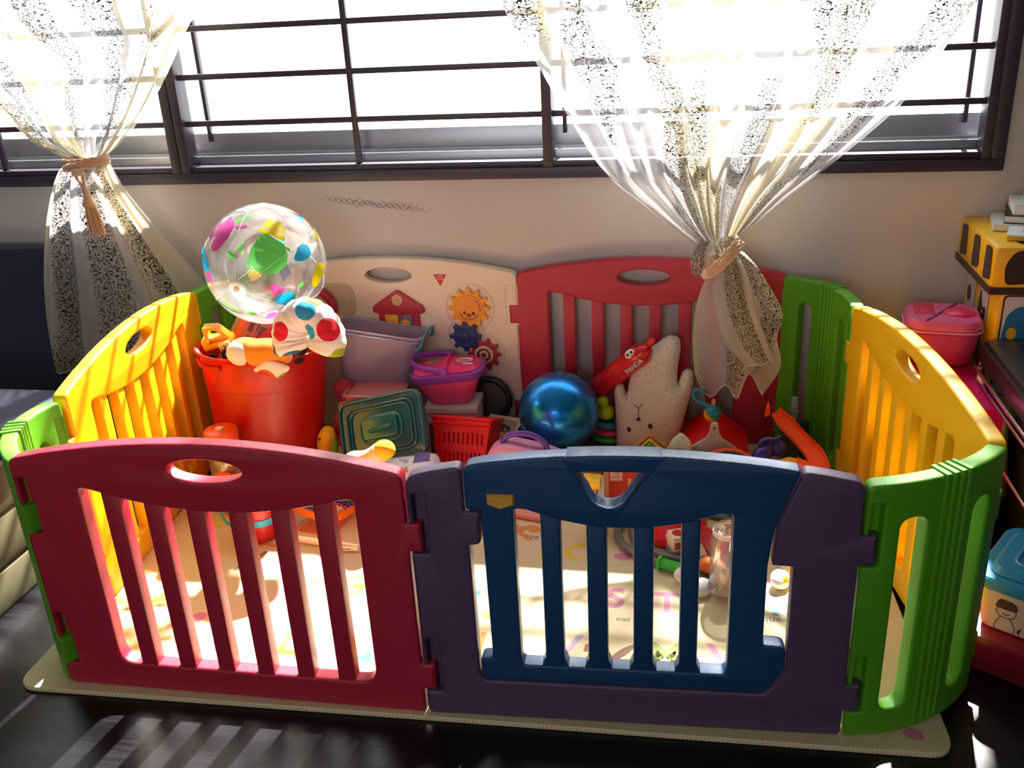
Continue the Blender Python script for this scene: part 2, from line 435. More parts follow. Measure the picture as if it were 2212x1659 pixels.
def play_mat():
    mb = MB()
    out = rpoly([(-.905, -.035), (.985, .018), (.93, 1.27), (-.93, 1.30)], .05, 8)
    me = curve_mesh([out], .012, .003, 2)
    mb.add([Vector((v.co.x, v.co.y, v.co.z + .006)) for v in me.vertices], [list(p.vertices) for p in me.polygons], m_mat)
    Z = .0122
    F = lambda x, y, a=0: Matrix.Translation((x, y, Z)) @ Matrix.Rotation(R(a), 4, 'Z') @ Matrix.Rotation(R(-90), 4, 'X')
    # letters lie flat: text is built in x,z so rotate -90 about x puts z on y
    def t(s_, x, y, size, m, a=0): mb.text(s_, size, m, F(x, y, a), .0002, bold=size * .02)
    rows = [('ABCDE', .95, mp_pink), ('FGHIJ', .80, mp_yel), ('KLMNO', .64, mp_or), ('PQRST', .425, mp_pink), ('UVWXY', .235, mp_lil)]
    cols = [mp_pink, mp_yel, mp_or, mp_blue, mp_lil, mp_grn]
    words = {'S': 'star', 'T': 'tree', 'V': 'vegetable', 'O': 'orange', 'K': 'kangaroo', 'R': 'rabbit', 'Q': 'queen', 'P': 'panda', 'U': 'umbrella', 'W': 'watch', 'N': 'nest', 'M': 'mouse'}
    def blob(x, y, m, k):
        r_ = random.Random(k)
        mb.ext([[(x_ * 1, z_ * 1) for x_, z_ in rpoly([(.022 * math.cos(a) * r_.uniform(.6, 1.2), .018 * math.sin(a) * r_.uniform(.6, 1.3)) for a in [i * PI / 4 for i in range(8)]], .01, 3)]], .0002, m, F(x, y))
    placed = [('S', .335, .42, mp_pink), ('T', .455, .415, mp_pink), ('V', .245, .235, mp_lil), ('M', .458, .232, mp_grn), ('?', .697, .432, mp_blue),
              ('J', .12, .24, mp_yel), ('O', .235, .60, mp_yel), ('N', .03, .22, mp_or), ('R', .03, .43, mp_blue), ('W', .60, .24, mp_pink),
              ('I', .44, .60, mp_lil), ('A', -.74, .30, mp_yel), ('C', -.60, .52, mp_or), ('E', -.45, .32, mp_pink), ('G', -.30, .40, mp_yel),
              ('L', -.16, .30, mp_grn), ('H', -.20, .14, mp_blue), ('B', -.55, .15, mp_lil), ('D', -.35, .17, mp_or), ('K', .07, .68, mp_or), ('Z', .80, .22, mp_or), ('F', -.78, .62, mp_yel)]
    for s_, x, y, m in placed: t(s_, x, y, .105, m)
    t('question', .715, .385, .03, mp_gry); t('king', .10, .665, .022, mp_gry); t('snail', .36, .345, .018, mp_gry); t('vase', .31, .17, .018, mp_gry)
    t('violin', .88, .30, .024, mp_brn)
    for k, (x, y, m) in enumerate(((.395, .432, mp_blue), (.30, .235, mp_brn), (.52, .215, mp_blue), (.15, .58, mp_yel), (.28, .60, mp_or), (.17, .545, mp_blue),
                                   (-.66, .56, mp_or), (-.52, .44, mp_gry), (.065, .70, mp_pink), (.10, .70, mp_or), (-.40, .24, mp_blue), (-.62, .24, mp_pink), (-.28, .27, mp_yel),
                                   (.05, .33, mp_yel), (.40, .10, mp_pink), (.21, .12, mp_or), (-.70, .18, mp_grn), (.73, .30, mp_or), (-.10, .45, mp_blue), (-.07, .55, mp_pink), (.87, .35, mp_brn), (.92, .06, mp_pink), (.34, .60, mp_pink), (-.83, .05, mp_gry))):
        blob(x, y, m, k)
    # long shapes (a feather, a carrot, a fish tail)
    mb.ext([rpoly([(-.035, -.03), (-.02, -.035), (.012, .0), (.03, .03), (.024, .036), (.0, .018)], .006, 3)], .0002, mp_brn, F(.365, .225))
    mb.ext([rpoly([(-.03, -.04), (-.018, -.045), (.03, .05), (.018, .055)], .01, 3)], .0002, mp_gry, F(-.60, .47))
    tag(mb.build('play_mat', smooth=False), 'cream woven play mat with pale printed letters and animals lying under the playpen', 'play mat')
play_mat()

# ------------------------------------------------------------------ playpen panels
PW, HS, TH = .785, .545, .034
Z0, ZB = 0.0, .0125
NOTCH = ((.385, .445, .505), (.070, .130, .190))
def top_arc(u0, u1, n=24, lift=0.046, W=PW):
    return [(u0 + (u1 - u0) * i / n, HS + lift * (1 - ((u0 + (u1 - u0) * i / n - W / 2) / (W / 2)) ** 2)) for i in range(n + 1)]
def outline(u_off=0):
    pts = [(0, ZB, .015)]
    pts += [(PW, ZB, .008)]
    for lo, mid, hi in reversed(NOTCH):      # right edge tongues
        pts += [(PW, lo, .002), (PW + .027, lo, .003), (PW + .027, mid, .003), (PW, mid, .002)]
    arc = [(u, z) for u, z in top_arc(0, PW)][::-1]
    pts += [(PW, HS, .03)] + [(u, z, 0) for u, z in arc if .03 < u < PW - .03] + [(0, HS, .03)]
    for lo, mid, hi in NOTCH:                # left edge slots
        pts += [(0, mid, .003), (.010, mid, .003), (.010, hi, .002), (.034, hi, .003), (.034, lo - .003, .003), (0, lo - .003, .003)]
    return rpoly(pts, .003, 5)
def frame_M(A, B):
    A = Vector(A); B = Vector(B); d = (B - A); a = math.atan2(d.y, d.x)
    return Matrix.Translation((A.x, A.y, Z0)) @ Matrix.Rotation(a, 4, 'Z')
def opening():
    top = [(u, .448 + .040 * ((u - .4125) / .26) ** 2, 0) for u in [.165 + .495 * i / 20 for i in range(21)]]
    return rpoly([(.135, .076, .035), (.690, .076, .035), (.690, .49, .04)] + top[::-1] + [(.135, .49, .04)], .03, 6)
HANDLE = ellipse(.405, .535, .076, .0235, 44)
def backing(mb, mat, x0=-.001):
    for lo, mid, hi in NOTCH: mb.box(x0, .040, TH * .62, TH - .003, lo - .006, hi + .004, mat)
def slat_panel(name, label, mat, A, B):
    t = thing(name, label, 'playpen panel', frame_M(A, B), 'plastic panels of the playpen')
    mb = MB(); mb.ext([outline(), HANDLE, opening()], TH, mat, bevel=.006, res=3); backing(mb, mat)
    mb.build('panel_frame', t)
    for k in range(6):
        u = .1995 + k * .0856
        mb = MB(); mb.box(u - .018, u + .018, .003, TH - .003, .07, .50 - .03 * (1 - abs(k - 2.5) / 2.5) , mat, r=.003)
        mb.build('bar', t)
    return t
F0, F1, F2 = (-.79, -.009), (0, 0), (.788, .04)
out = lambda p, n, t=TH: (p[0] + n[0] * t, p[1] + n[1] * t)
yr0, yr1 = out((1.016, .209), (.987, .157)), out((.892, .991), (.987, .157))
yl0, yl1 = out((-.866, .285), (-.992, -.123)), out((-.963, 1.07), (-.992, -.123))
b2, b1, b0 = out((.757, 1.256), (.02, 1)), out((-.028, 1.272), (.02, 1)), out((-.813, 1.283), (.02, 1))
slat_panel('play_fence', 'red slatted playpen panel at the front left with an oval handle hole', m_red, (F0[0] + .002, F0[1]), (F1[0] - .002, F1[1]))
slat_panel('play_fence', 'red slatted playpen panel at the back under the gathered curtain', m_red, b2, b1)
slat_panel('play_fence', 'yellow slatted playpen panel on the left, brightly lit by the sun', m_yellow, yl1, yl0)
slat_panel('play_fence', 'yellow slatted playpen panel on the right beside the black table', m_yellow, yr0, yr1)

def gate_panel():
    t = thing('playpen_gate', 'purple playpen panel with a dark blue slatted gate and yellow latch', 'playpen gate', frame_M((F1[0] + .002, F1[1]), F2), 'plastic panels of the playpen')
    arc = lambda u0, u1, n=6: [(u, z, 0) for u, z in top_arc(u0, u1, n)]
    pts = [(0, ZB, .015), (PW, ZB, .01)]
    for lo, mid, hi in reversed(NOTCH): pts += [(PW, lo, .002), (PW + .027, lo, .003), (PW + .027, mid, .003), (PW, mid, .002)]
    pts += [(PW, HS, .03)] + arc(PW - .035, .72)[:] + [(.684, .565, .012), (.662, .505, .006), (.647, .46, .006), (.642, .380, .004), (.677, .378, .004), (.678, .165, .01), (.662, .125, .006), (.640, .1, .004), (.118, .1, .012), (.110, .118, .006), (.109, .402, .004), (.130, .404, .018), (.133, .472, .002), (.104, .474, .003), (.104, .563, .014)]
    pts += [(.05, .554, 0), (0, HS - .004, .03)]
    for lo, mid, hi in NOTCH: pts += [(0, mid, .003), (.010, mid, .003), (.010, hi, .002), (.034, hi, .003), (.034, lo - .003, .003), (0, lo - .003, .003)]
    mb = MB(); mb.ext([rpoly(pts, .003, 5)], TH, m_purple, bevel=.006, res=3); backing(mb, m_purple)
    mb.build('panel_frame', t)
    g = [(.108, .565, .014)] + [(u, z, 0) for u, z in top_arc(.14, .66, 16)] + [(.680, .566, .006), (.658, .503, .006), (.643, .458, .006), (.635, .38, .004), (.635, .212, .004), (.676, .210, .016), (.676, .165, .006), (.660, .128, .006), (.640, .104, .004), (.116, .104, .008), (.113, .152, .010), (.138, .156, .004), (.134, .478, .003), (.108, .478, .005)]
    tri = rpoly([(.303, .560, .005), (.422, .560, .005), (.384, .497, .012), (.3625, .487, .02), (.335, .497, .012)], .005, 5)
    op_top = [(u, .447 + .034 * ((u - .383) / .17) ** 2, 0) for u in [.215 + .335 * i / 16 for i in range(17)]]
    op = rpoly([(.193, .142, .012), (.573, .142, .012), (.573, .482, .03)] + op_top[::-1] + [(.193, .482, .03)], .02, 6)
    mb = MB(); mb.ext([rpoly(g, .004, 5), tri, op], TH, m_blue, Matrix.Translation((0, -.001, 0)), bevel=.006, res=3)
    gate = mb.build('gate_door', t, Matrix.Identity(4))
    gate['label'] = 'dark blue slatted gate door'
    for u0, u1 in ((.239, .275), (.320, .357), (.403, .439), (.486, .519)):
        mb = MB(); mb.box(u0, u1, .002, TH - .004, .13, .47, m_blue, r=.005, seg=3)
        mb.ext([rpoly([(u0 - .008, .139, .002), (u1 + .008, .139, .002), (u1 - .001, .165, .01), (u0 + .001, .165, .01)], .002, 3)], TH - .008, m_blue, T(0, .003, 0))
        mb.build('bar', gate)
    mb = MB(); hp = rpoly([(.282, .582, .003), (.322, .52, .006), (.340, .478, .02), (.385, .478, .02), (.404, .52, .006), (.455, .587, .003)] + [(u, z + .001, 0) for u, z in top_arc(.45, .29, 6)], .003, 5)
    mb.ext([hp, tri], TH + .005, m_blue, Matrix.Translation((0, -.0035, 0)), bevel=.003, res=2)
    mb.build('gate_handle', gate)
    m_latch = P('latch_yellow', '#e0a010', .4)
    mb = MB()
    mb.loft([[(.147, -.002, .512), (.147, -.002, .490), (.171, -.002, .486), (.196, -.002, .490), (.196, -.002, .512)][::-1], [(.150, -.006, .509), (.150, -.006, .493), (.171, -.013, .489), (.193, -.006, .493), (.193, -.006, .509)][::-1]], m_latch)
    mb.box(.147, .196, -.004, .004, .491, .511, m_latch, r=.002)
    o = mb.build('latch', gate); o['label'] = 'yellow slide latch'
gate_panel()

def bendmesh(mb, A, B, turn):
    A = Vector((*A, 0)); B = Vector((*B, 0)); c = (B - A); th = R(turn); Rr = c.length / (2 * math.sin(th / 2))
    L = Rr * th
    def f(v):
        a = v.x / Rr; rr = Rr - v.y
        return Vector((rr * math.sin(a), Rr - rr * math.cos(a), v.z))
    mb.v = [f(v) for v in mb.v]
    a0 = math.atan2(c.y, c.x) - th / 2
    return Matrix.Translation((A.x, A.y, Z0)) @ Matrix.Rotation(a0, 4, 'Z')
def corner_panel(label, A, B, turn=85):
    c = (Vector(B) - Vector(A)).length; th = R(turn); Rr = c / (2 * math.sin(th / 2)); L = Rr * th
    H = HS - .004
    pts = [(.002, ZB, .012), (L - .002, ZB, .012)]
    for lo, mid, hi in reversed(NOTCH): pts += [(L - .002, lo, .002), (L + .022, lo, .003), (L + .022, mid, .003), (L - .002, mid, .002)]
    pts += [(L - .002, H, .03)] + [(L * i / 10, H + .006 * math.sin(PI * i / 10), 0) for i in range(9, 0, -1)] + [(.002, H, .03)]
    for lo, mid, hi in NOTCH: pts += [(.002, mid, .003), (.010, mid, .003), (.010, hi, .002), (.032, hi, .003), (.032, lo - .003, .003), (.002, lo - .003, .003)]
    def slot(c_): return rpoly([(c_ - .025, .07, .024), (c_ + .025, .07, .024), (c_ + .025, .475, .024), (c_ - .025, .475, .024)], .024, 7)
    me = curve_mesh([rpoly(pts, .003, 5), slot(.088), slot(L - .088)], TH, .006, 3)
    bm = bmesh.new(); bm.from_mesh(me); bpy.data.meshes.remove(me)
    for v in bm.verts: v.co = Vector((v.co.x, -v.co.z + TH / 2, v.co.y))
    n = 22
    for i in range(1, n):
        bmesh.ops.bisect_plane(bm, geom=bm.verts[:] + bm.edges[:] + bm.faces[:], plane_co=(L * i / n, 0, 0), plane_no=(1, 0, 0), dist=1e-5)
    mb = MB(); mb.bmadd(bm, m_green)
    backing(mb, m_green, .001)
    M = bendmesh(mb, A, B, turn)
    t = thing('playpen_corner', label, 'playpen corner panel', M, 'plastic panels of the playpen')
    mb.build('panel_frame', t)
    # four upright ribs running over the top in the middle of the bend
    mb = MB()
    for k in range(4):
        u = L / 2 + (k - 1.5) * .0165
        prof = [(u - .006, y_) for y_ in (0, 1)]
        h = H + .009
        mb.ext([rpoly([(u - .0055, .025), (u + .0055, .025), (u + .0055, h), (u - .0055, h)], .002, 3)], TH + .008, m_green, T(0, -.004, 0), bevel=.004, res=2)
    mb.v = [v for v in mb.v]
    M2 = bendmesh(mb, A, B, turn)
    mb.build('rib', t)
    return t
corner_panel('curved green playpen corner at the front right beside the purple gate panel', F2, yr0, 58)
corner_panel('curved green playpen corner at the back right behind the orange track', yr1, b2, 60)
corner_panel('curved green playpen corner at the back left behind the red bucket', b0, yl1, 62)
corner_panel('curved green playpen corner at the front left beside the red front panel', yl0, F0, 66)
# ------------------------------------------------------------------ toys on the white activity panel
def activity_panel():
    t = thing('activity_board', 'cream playpen panel with a toy house, three gear wheels and a toy telephone', 'playpen panel', frame_M(b1, b0), 'plastic panels of the playpen')
    mb = MB(); mb.ext([outline(), HANDLE], TH, m_white, bevel=.006, res=3); backing(mb, m_white)
    mb.build('panel_frame', t)
    # view frame: a runs right as seen from inside the pen, b is up, c comes forward
    V = Matrix(((-1, 0, 0, 0), (0, 1, 0, TH), (0, 0, 1, 0), (0, 0, 0, 1)))
    def VM(u, b, c=0.0): return Matrix.Translation((u, TH + c, b - Z0)) @ Matrix.Rotation(PI, 4, 'Z')
    # house
    m_hr = P('house_red', '#b52a40', .45); m_hy = P('shutter_yellow', '#e8a420', .45); m_hb = P('shutter_blue', '#4a6f96', .45); m_ck = P('clock_cream', '#f0c9a4', .5)
    mb = MB(); mb.ext([rpoly([(-.064, -.11, .004), (.064, -.11, .004), (.066, .0, .004), (.084, .002, .012), (.084, .022, .012), (0, .078, .012), (-.084, .022, .012), (-.084, .002, .012), (-.066, .0, .004)], .006, 5)], .012, m_hr, VM(.378, .415) @ T(0, -.012, 0), bevel=.003)
    h = mb.build('toy_house', t); h['label'] = 'red house shaped toy with two shutters'
    mb = MB(); mb.box(-.044, 0, -.017, -.011, -.092, -.002, m_hy, VM(.378, .415), r=.003); mb.build('shutter', h)['label'] = 'yellow shutter'
    mb = MB(); mb.box(.002, .044, -.017, -.011, -.092, -.002, m_hb, VM(.378, .415), r=.003)
    mb.ext([ellipse(.022, -.028, .015, .012)], .001, m_hy, VM(.378, .415) @ T(0, -.0175, 0)); mb.ext([ellipse(.012, -.014, .006, .006)], .001, m_hr, VM(.378, .415) @ T(0, -.0178, 0)); mb.ext([ellipse(.034, -.014, .006, .006)], .001, m_hr, VM(.378, .415) @ T(0, -.0178, 0))
    mb.build('shutter', h)['label'] = 'blue shutter with a printed picture'
    mb = MB(); mb.ext([ellipse(0, .045, .017, .017)], .003, m_ck, VM(.378, .415) @ T(0, -.014, 0)); mb.ext([ellipse(0, .045, .006, .006)], .001, m_hy, VM(.378, .415) @ T(0, -.0148, 0))
    for k in range(12):
        a = k * PI / 6; mb.box(-.0007, .0007, -.0155, -.0138, .010, .0145, m_hr, VM(.378, .415) @ T(0, 0, .045) @ Matrix.Rotation(a, 4, 'Y'))
    mb.build('clock_face', h)
    # gears
    def gear(r, n, m, th=.012):
        pts = []
        for k in range(n):
            a0 = 2 * PI * k / n; w_ = 2 * PI / n
            for da, rr in ((-.25, .78), (-.17, 1.0), (.17, 1.0), (.25, .78)):
                pts.append((rr * r * math.cos(a0 + da * w_), rr * r * math.sin(a0 + da * w_), r * .07))
        return rpoly(pts, .003, 3)
    m_gy = P('gear_yellow', '#f2a912', .4); m_gb = P('gear_blue', '#1f3f80', .4); m_gr = P('gear_red', '#b2303e', .4); m_go = P('gear_face_orange', '#f0983c', .4)
    m_bub = CLEAR('clear_bubble', '#ffffff', body=.05, gloss=.05, rough=.12)
    mb = MB()
    for (u, b, r) in ((.150, .435, .075), (.167, .347, .058), (.115, .285, .066)):
        ring = [VM(u, b) @ Vector((r * math.cos(a), -.002, r * math.sin(a))) for a in [2 * PI * i / 48 for i in range(48)]]
        mb.tube(ring, .0022, m_white, seg=8, closed=True)
    mb.build('gear_recess_rim', t)
    mb = MB(); mb.ext([gear(.066, 12, m_gy)], .010, m_gy, VM(.150, .435) @ T(0, -.012, 0), bevel=.002); g = mb.build('gear_wheel', t); g['label'] = 'large yellow gear wheel with a smiling face'
    mb = MB(); mb.ext([ellipse(0, 0, .044, .044)], .003, m_go, VM(.150, .435) @ T(0, -.015, 0), bevel=.001)
    mb.ext([ellipse(-.014, -.012, .0035, .005)], .001, m_ink, VM(.150, .435) @ T(0, -.016, 0)); mb.ext([ellipse(.014, -.014, .0045, .0055)], .001, m_ink, VM(.150, .435) @ T(0, -.016, 0)); mb.ext([ellipse(0, -.020, .008, .007)], .001, m_gr, VM(.150, .435) @ T(0, -.016, 0))
    arc_ = [VM(.150, .435) @ Vector((.030 * math.cos(a), -.0155, .030 * math.sin(a) - .004)) for a in [PI * (1.1 + .8 * i / 12) for i in range(13)]]
    mb.tube(arc_, .0009, m_ink, seg=5)
    arc_ = [VM(.150, .435) @ Vector((.036 * math.cos(a), -.0155, .036 * math.sin(a))) for a in [PI * (-.05 + .35 * i / 12) for i in range(13)]]
    mb.tube(arc_, .0009, m_ink, seg=5)
    mb.build('gear_face', g)
    mb = MB(); mb.ext([gear(.050, 8, m_gb)], .010, m_gb, VM(.167, .345) @ T(0, -.017, 0), bevel=.003); mb.cyl(.014, 0, .006, m_gb, VM(.167, .345) @ T(0, -.017, 0) @ T(rx=90), b=.002); g = mb.build('gear_wheel', t); g['label'] = 'dark blue gear wheel'
    mb = MB(); mb.ext([gear(.054, 10, m_gr)], .010, m_gr, VM(.112, .285) @ T(0, -.012, 0), bevel=.003); g = mb.build('gear_wheel', t); g['label'] = 'red gear wheel'
    mb = MB(); mb.ext([ellipse(0, 0, .030, .030), ellipse(0, 0, .022, .022)], .004, m_ck, VM(.112, .285) @ T(0, -.015, 0), bevel=.001); mb.ext([ellipse(0, 0, .014, .014), ellipse(0, 0, .008, .008)], .004, m_white, VM(.112, .285) @ T(0, -.015, 0), bevel=.001); mb.build('gear_face', g)
    # telephone plate with a round key, red receiver and a rabbit badge
    m_ph = P('phone_grey_cream', '#cbb9a2', .45)
    mb = MB(); mb.ext([rpoly([(-.14, -.05, .03), (.065, -.05, .03), (.065, .055, .045), (-.14, .055, .03)], .02, 6)], .006, m_ph, VM(.585, .455) @ T(0, -.006, 0), bevel=.002)
    for r in (.016, .007):
        mb.tube([VM(.585, .455) @ Vector((.018 + r * math.cos(a), -.006, -.002 + r * math.sin(a))) for a in [2 * PI * i / 28 for i in range(28)]], .0014, m_ph, seg=6, closed=True)
    mb.ext([rpoly([(.040, -.020), (.054, -.020), (.054, .024), (.040, .024)], .007, 5)], .003, m_ph, VM(.585, .455) @ T(0, -.008, 0), bevel=.001)
    ph = mb.build('toy_telephone', t); ph['label'] = 'cream telephone plate with round key'
    mb = MB(); mb.tube(spline([VM(.585, .455) @ Vector(p) for p in ((-.075, -.016, .03), (-.045, -.022, .035), (-.02, -.022, .02), (-.006, -.018, -.005), (-.004, -.016, -.035))], 6), .014, m_hr, seg=12)
    mb.build('receiver', ph)['label'] = 'red receiver'
    # brand triangle
    m_tri = P('badge_red', '#c8283c', .4)
    mb = MB(); mb.ext([rpoly([(-.024, .020), (.024, .020), (0, -.024)], .003, 3)], .002, m_whitep, VM(.237, .523) @ T(0, -.002, 0)); mb.ext([rpoly([(-.021, .018), (.021, .018), (0, -.021)], .002, 3)], .001, m_tri, VM(.237, .523) @ T(0, -.0026, 0))
    mb.text("KID'S", .0085, m_whitep, VM(.237, .534) @ T(0, -.003, 0)); mb.text("LOVE", .0075, m_whitep, VM(.236, .525) @ T(0, -.003, 0))
    mb.build('badge', t)['label'] = 'small red triangle badge'
activity_panel()

# ------------------------------------------------------------------ red tub with toys
BX, BY = -.762, .925
def tub():
    tilt = Matrix.Translation((BX + .02, BY + .02, .016)) @ Matrix.Rotation(R(-6.5), 4, 'X') @ Matrix.Rotation(R(1.5), 4, 'Y') @ Matrix.Translation((0, 0, .017)) @ Matrix.Scale(.975, 4)
    t = thing('toy_tub', 'large red plastic tub heaped with toys at the left side of the playpen', 'tub', tilt)
    mb = MB()
    prof = [(0.0, 0), (.132, 0), (.143, .004), (.146, .012), (.160, .12), (.170, .22), (.1755, .285), (.1785, .287), (.180, .30), (.183, .345), (.186, .352), (.1865, .372), (.196, .384), (.200, .388), (.201, .3925), (.197, .394), (.186, .388), (.180, .37), (.176, .34), (.168, .25), (.140, .012), (0.0, .010)]
    mb.lathe(prof, m_redp, seg=72)
    mb.build('tub_body', t)
    m_rim = m_redp
    for s in (-1, 1):
        a0 = 205 if s < 0 else 25; mb = MB()
        mb.tube([(.1905 * math.cos(R(a0 + i * 5)), .1905 * math.sin(R(a0 + i * 5)), .362 - .008 * math.sin(PI * i / 10)) for i in range(11)], .006, m_redp, seg=8)
        mb.build('handle_lip', t)
tub()

def dots_mat():
    m = bpy.data.materials.new('polka_dot_fabric'); m.use_nodes = True; nt = m.node_tree; b = nt.nodes['Principled BSDF']; b.inputs['Roughness'].default_value = .8
    tc = nt.nodes.new('ShaderNodeTexCoord'); v = nt.nodes.new('ShaderNodeTexVoronoi'); v.inputs['Scale'].default_value = 14.5; v.inputs['Randomness'].default_value = .55
    nt.links.new(tc.outputs['Object'], v.inputs['Vector'])
    cr = nt.nodes.new('ShaderNodeValToRGB'); cr.color_ramp.interpolation = 'CONSTANT'
    cols = ['#e01030', '#2fa8e0', '#f7c40c', '#a8be1c', '#f0561c', '#3d6c9c', '#e6887c']
    e = cr.color_ramp.elements
    e[0].color = rgb(cols[0]); e[1].position = 1 / 7; e[1].color = rgb(cols[1])
    for i in range(2, 7): q = e.new(i / 7); q.color = rgb(cols[i])
    s = nt.nodes.new('ShaderNodeSeparateColor'); nt.links.new(v.outputs['Color'], s.inputs[0]); nt.links.new(s.outputs[0], cr.inputs[0])
    lt = nt.nodes.new('ShaderNodeMath'); lt.operation = 'LESS_THAN'; lt.inputs[1].default_value = .45
    nt.links.new(v.outputs['Distance'], lt.inputs[0])
    mx = nt.nodes.new('ShaderNodeMix'); mx.data_type = 'RGBA'; mx.inputs[6].default_value = rgb('#fbf4f0')
    nt.links.new(lt.outputs[0], mx.inputs[0]); nt.links.new(cr.outputs[0], mx.inputs[7]); nt.links.new(mx.outputs[2], b.inputs['Base Color'])
    return m
m_dots = dots_mat()
m_orf = P('orange_plush', '#ff9a10', .85, bump=.3, bscale=300, sheen=.4)
def neck_pillow():
    t = thing('neck_pillow', 'white neck pillow with big coloured polka dots lying on top of the red tub', 'pillow', Matrix.Translation((-.498, .80, .524)))
    mb = MB()
    # horseshoe: two lobes side by side, bend at the top
    path = spline([(-.046, -.012, -.062), (-.056, -.004, -.024), (-.047, 0, .020), (-.010, .006, .044), (.030, 0, .030), (.052, -.010, -.014), (.042, -.022, -.060)], 7)
    n = len(path); rad = []
    for i in range(n):
        q = i / (n - 1); base = .044 + .008 * abs(2 * q - 1) ** 1.5
        endr = min(1, math.sqrt(max(0.0, 1 - (1 - min(q, 1 - q) / .09) ** 2))) if min(q, 1 - q) < .09 else 1
        rad.append(max(.004, base * endr * (1 + .04 * math.sin(i * 2.1))))
    mb.tube(path, rad, m_dots, seg=24)
    mb.build('pillow_body', t, angle=180)
neck_pillow()
def fish():
    # orange and white plush lying on the tub rim
    t = thing('plush_fish', 'orange and white stuffed toy lying at the front of the red tub', 'soft toy', Matrix.Translation((-.660, .835, .448)) @ Matrix.Rotation(R(6), 4, 'Y'))
    mb = MB(); n = 22
    path = [(-.085 + .165 * i / n, .0, .004 * math.sin(i * .5)) for i in range(n + 1)]
    rad = [max(.004, .043 * math.sin(PI * min(1, (i / n) * .82 + .09)) ** .6) for i in range(n + 1)]
    mb.tube(path, rad, m_orf, seg=20, sq=(1, .9))
    mb.build('body', t, angle=180)
    mb = MB(); mb.ball((-.058, -.018, -.006), (.038, .030, .034), P('plush_white', '#f5ece2', .85)); mb.build('face', t, angle=180)['label'] = 'white face patch'
    mb = MB()
    pf = puff([(x, z) for x, z in rpoly([(-.02, -.045), (.06, -.06), (.10, -.02), (.03, -.005)], .02, 5)], .02, m_dots, step=.01)
    pf.v = [v + Vector((0, -.035, 0)) for v in pf.v]
    pf.build('fin', t, angle=180)['label'] = 'polka dotted fin'
fish()
def dump_truck():
    m_y = P('truck_yellow', '#f9a416', .35); m_y2 = P('truck_cream', '#f6e0a0', .4)
    t = thing('toy_truck', 'small yellow toy truck tipped up at the left rim of the red tub', 'toy truck', Matrix.Translation((-.812, .885, .452)) @ Euler((R(12), R(-14), R(8))).to_matrix().to_4x4())
    mb = MB(); mb.box(-.042, .042, -.02, .025, -.005, .012, m_y, r=.003); mb.box(-.04, -.018, -.022, .022, .01, .028, m_y, r=.003)
    mb.box(.008, .040, -.034, -.02, -.012, .012, m_y2, r=.002)
    mb.build('chassis', t)
    mb = MB(); mb.ext([rpoly([(-.030, .018, .003), (.042, .010, .003), (.020, .052, .004), (-.022, .062, .004)], .003, 3), rpoly([(-.017, .026), (.026, .020), (.012, .045), (-.014, .052)], .003, 3)], .030, m_y, T(0, -.012, 0), bevel=.002)
    mb.build('cab_frame', t)
    mb = MB(); mb.cyl(.012, 0, .010, m_black, T(.020, -.032, -.018) @ T(rx=90), b=.002); mb.cyl(.006, 0, .012, P('hub_blue', '#2d5aa0', .4), T(.020, -.032, -.018) @ T(rx=90)); mb.build('wheel', t)
    mb = MB(); mb.cyl(.012, 0, .010, m_black, T(-.022, -.032, -.018) @ T(rx=90), b=.002); mb.build('wheel', t)
    mb = MB(); mb.cyl(.004, 0, .016, P('pin_brown', '#7a4a10', .5), T(.024, -.034, .001) @ T(rx=90)); mb.build('pin', t)
dump_truck()
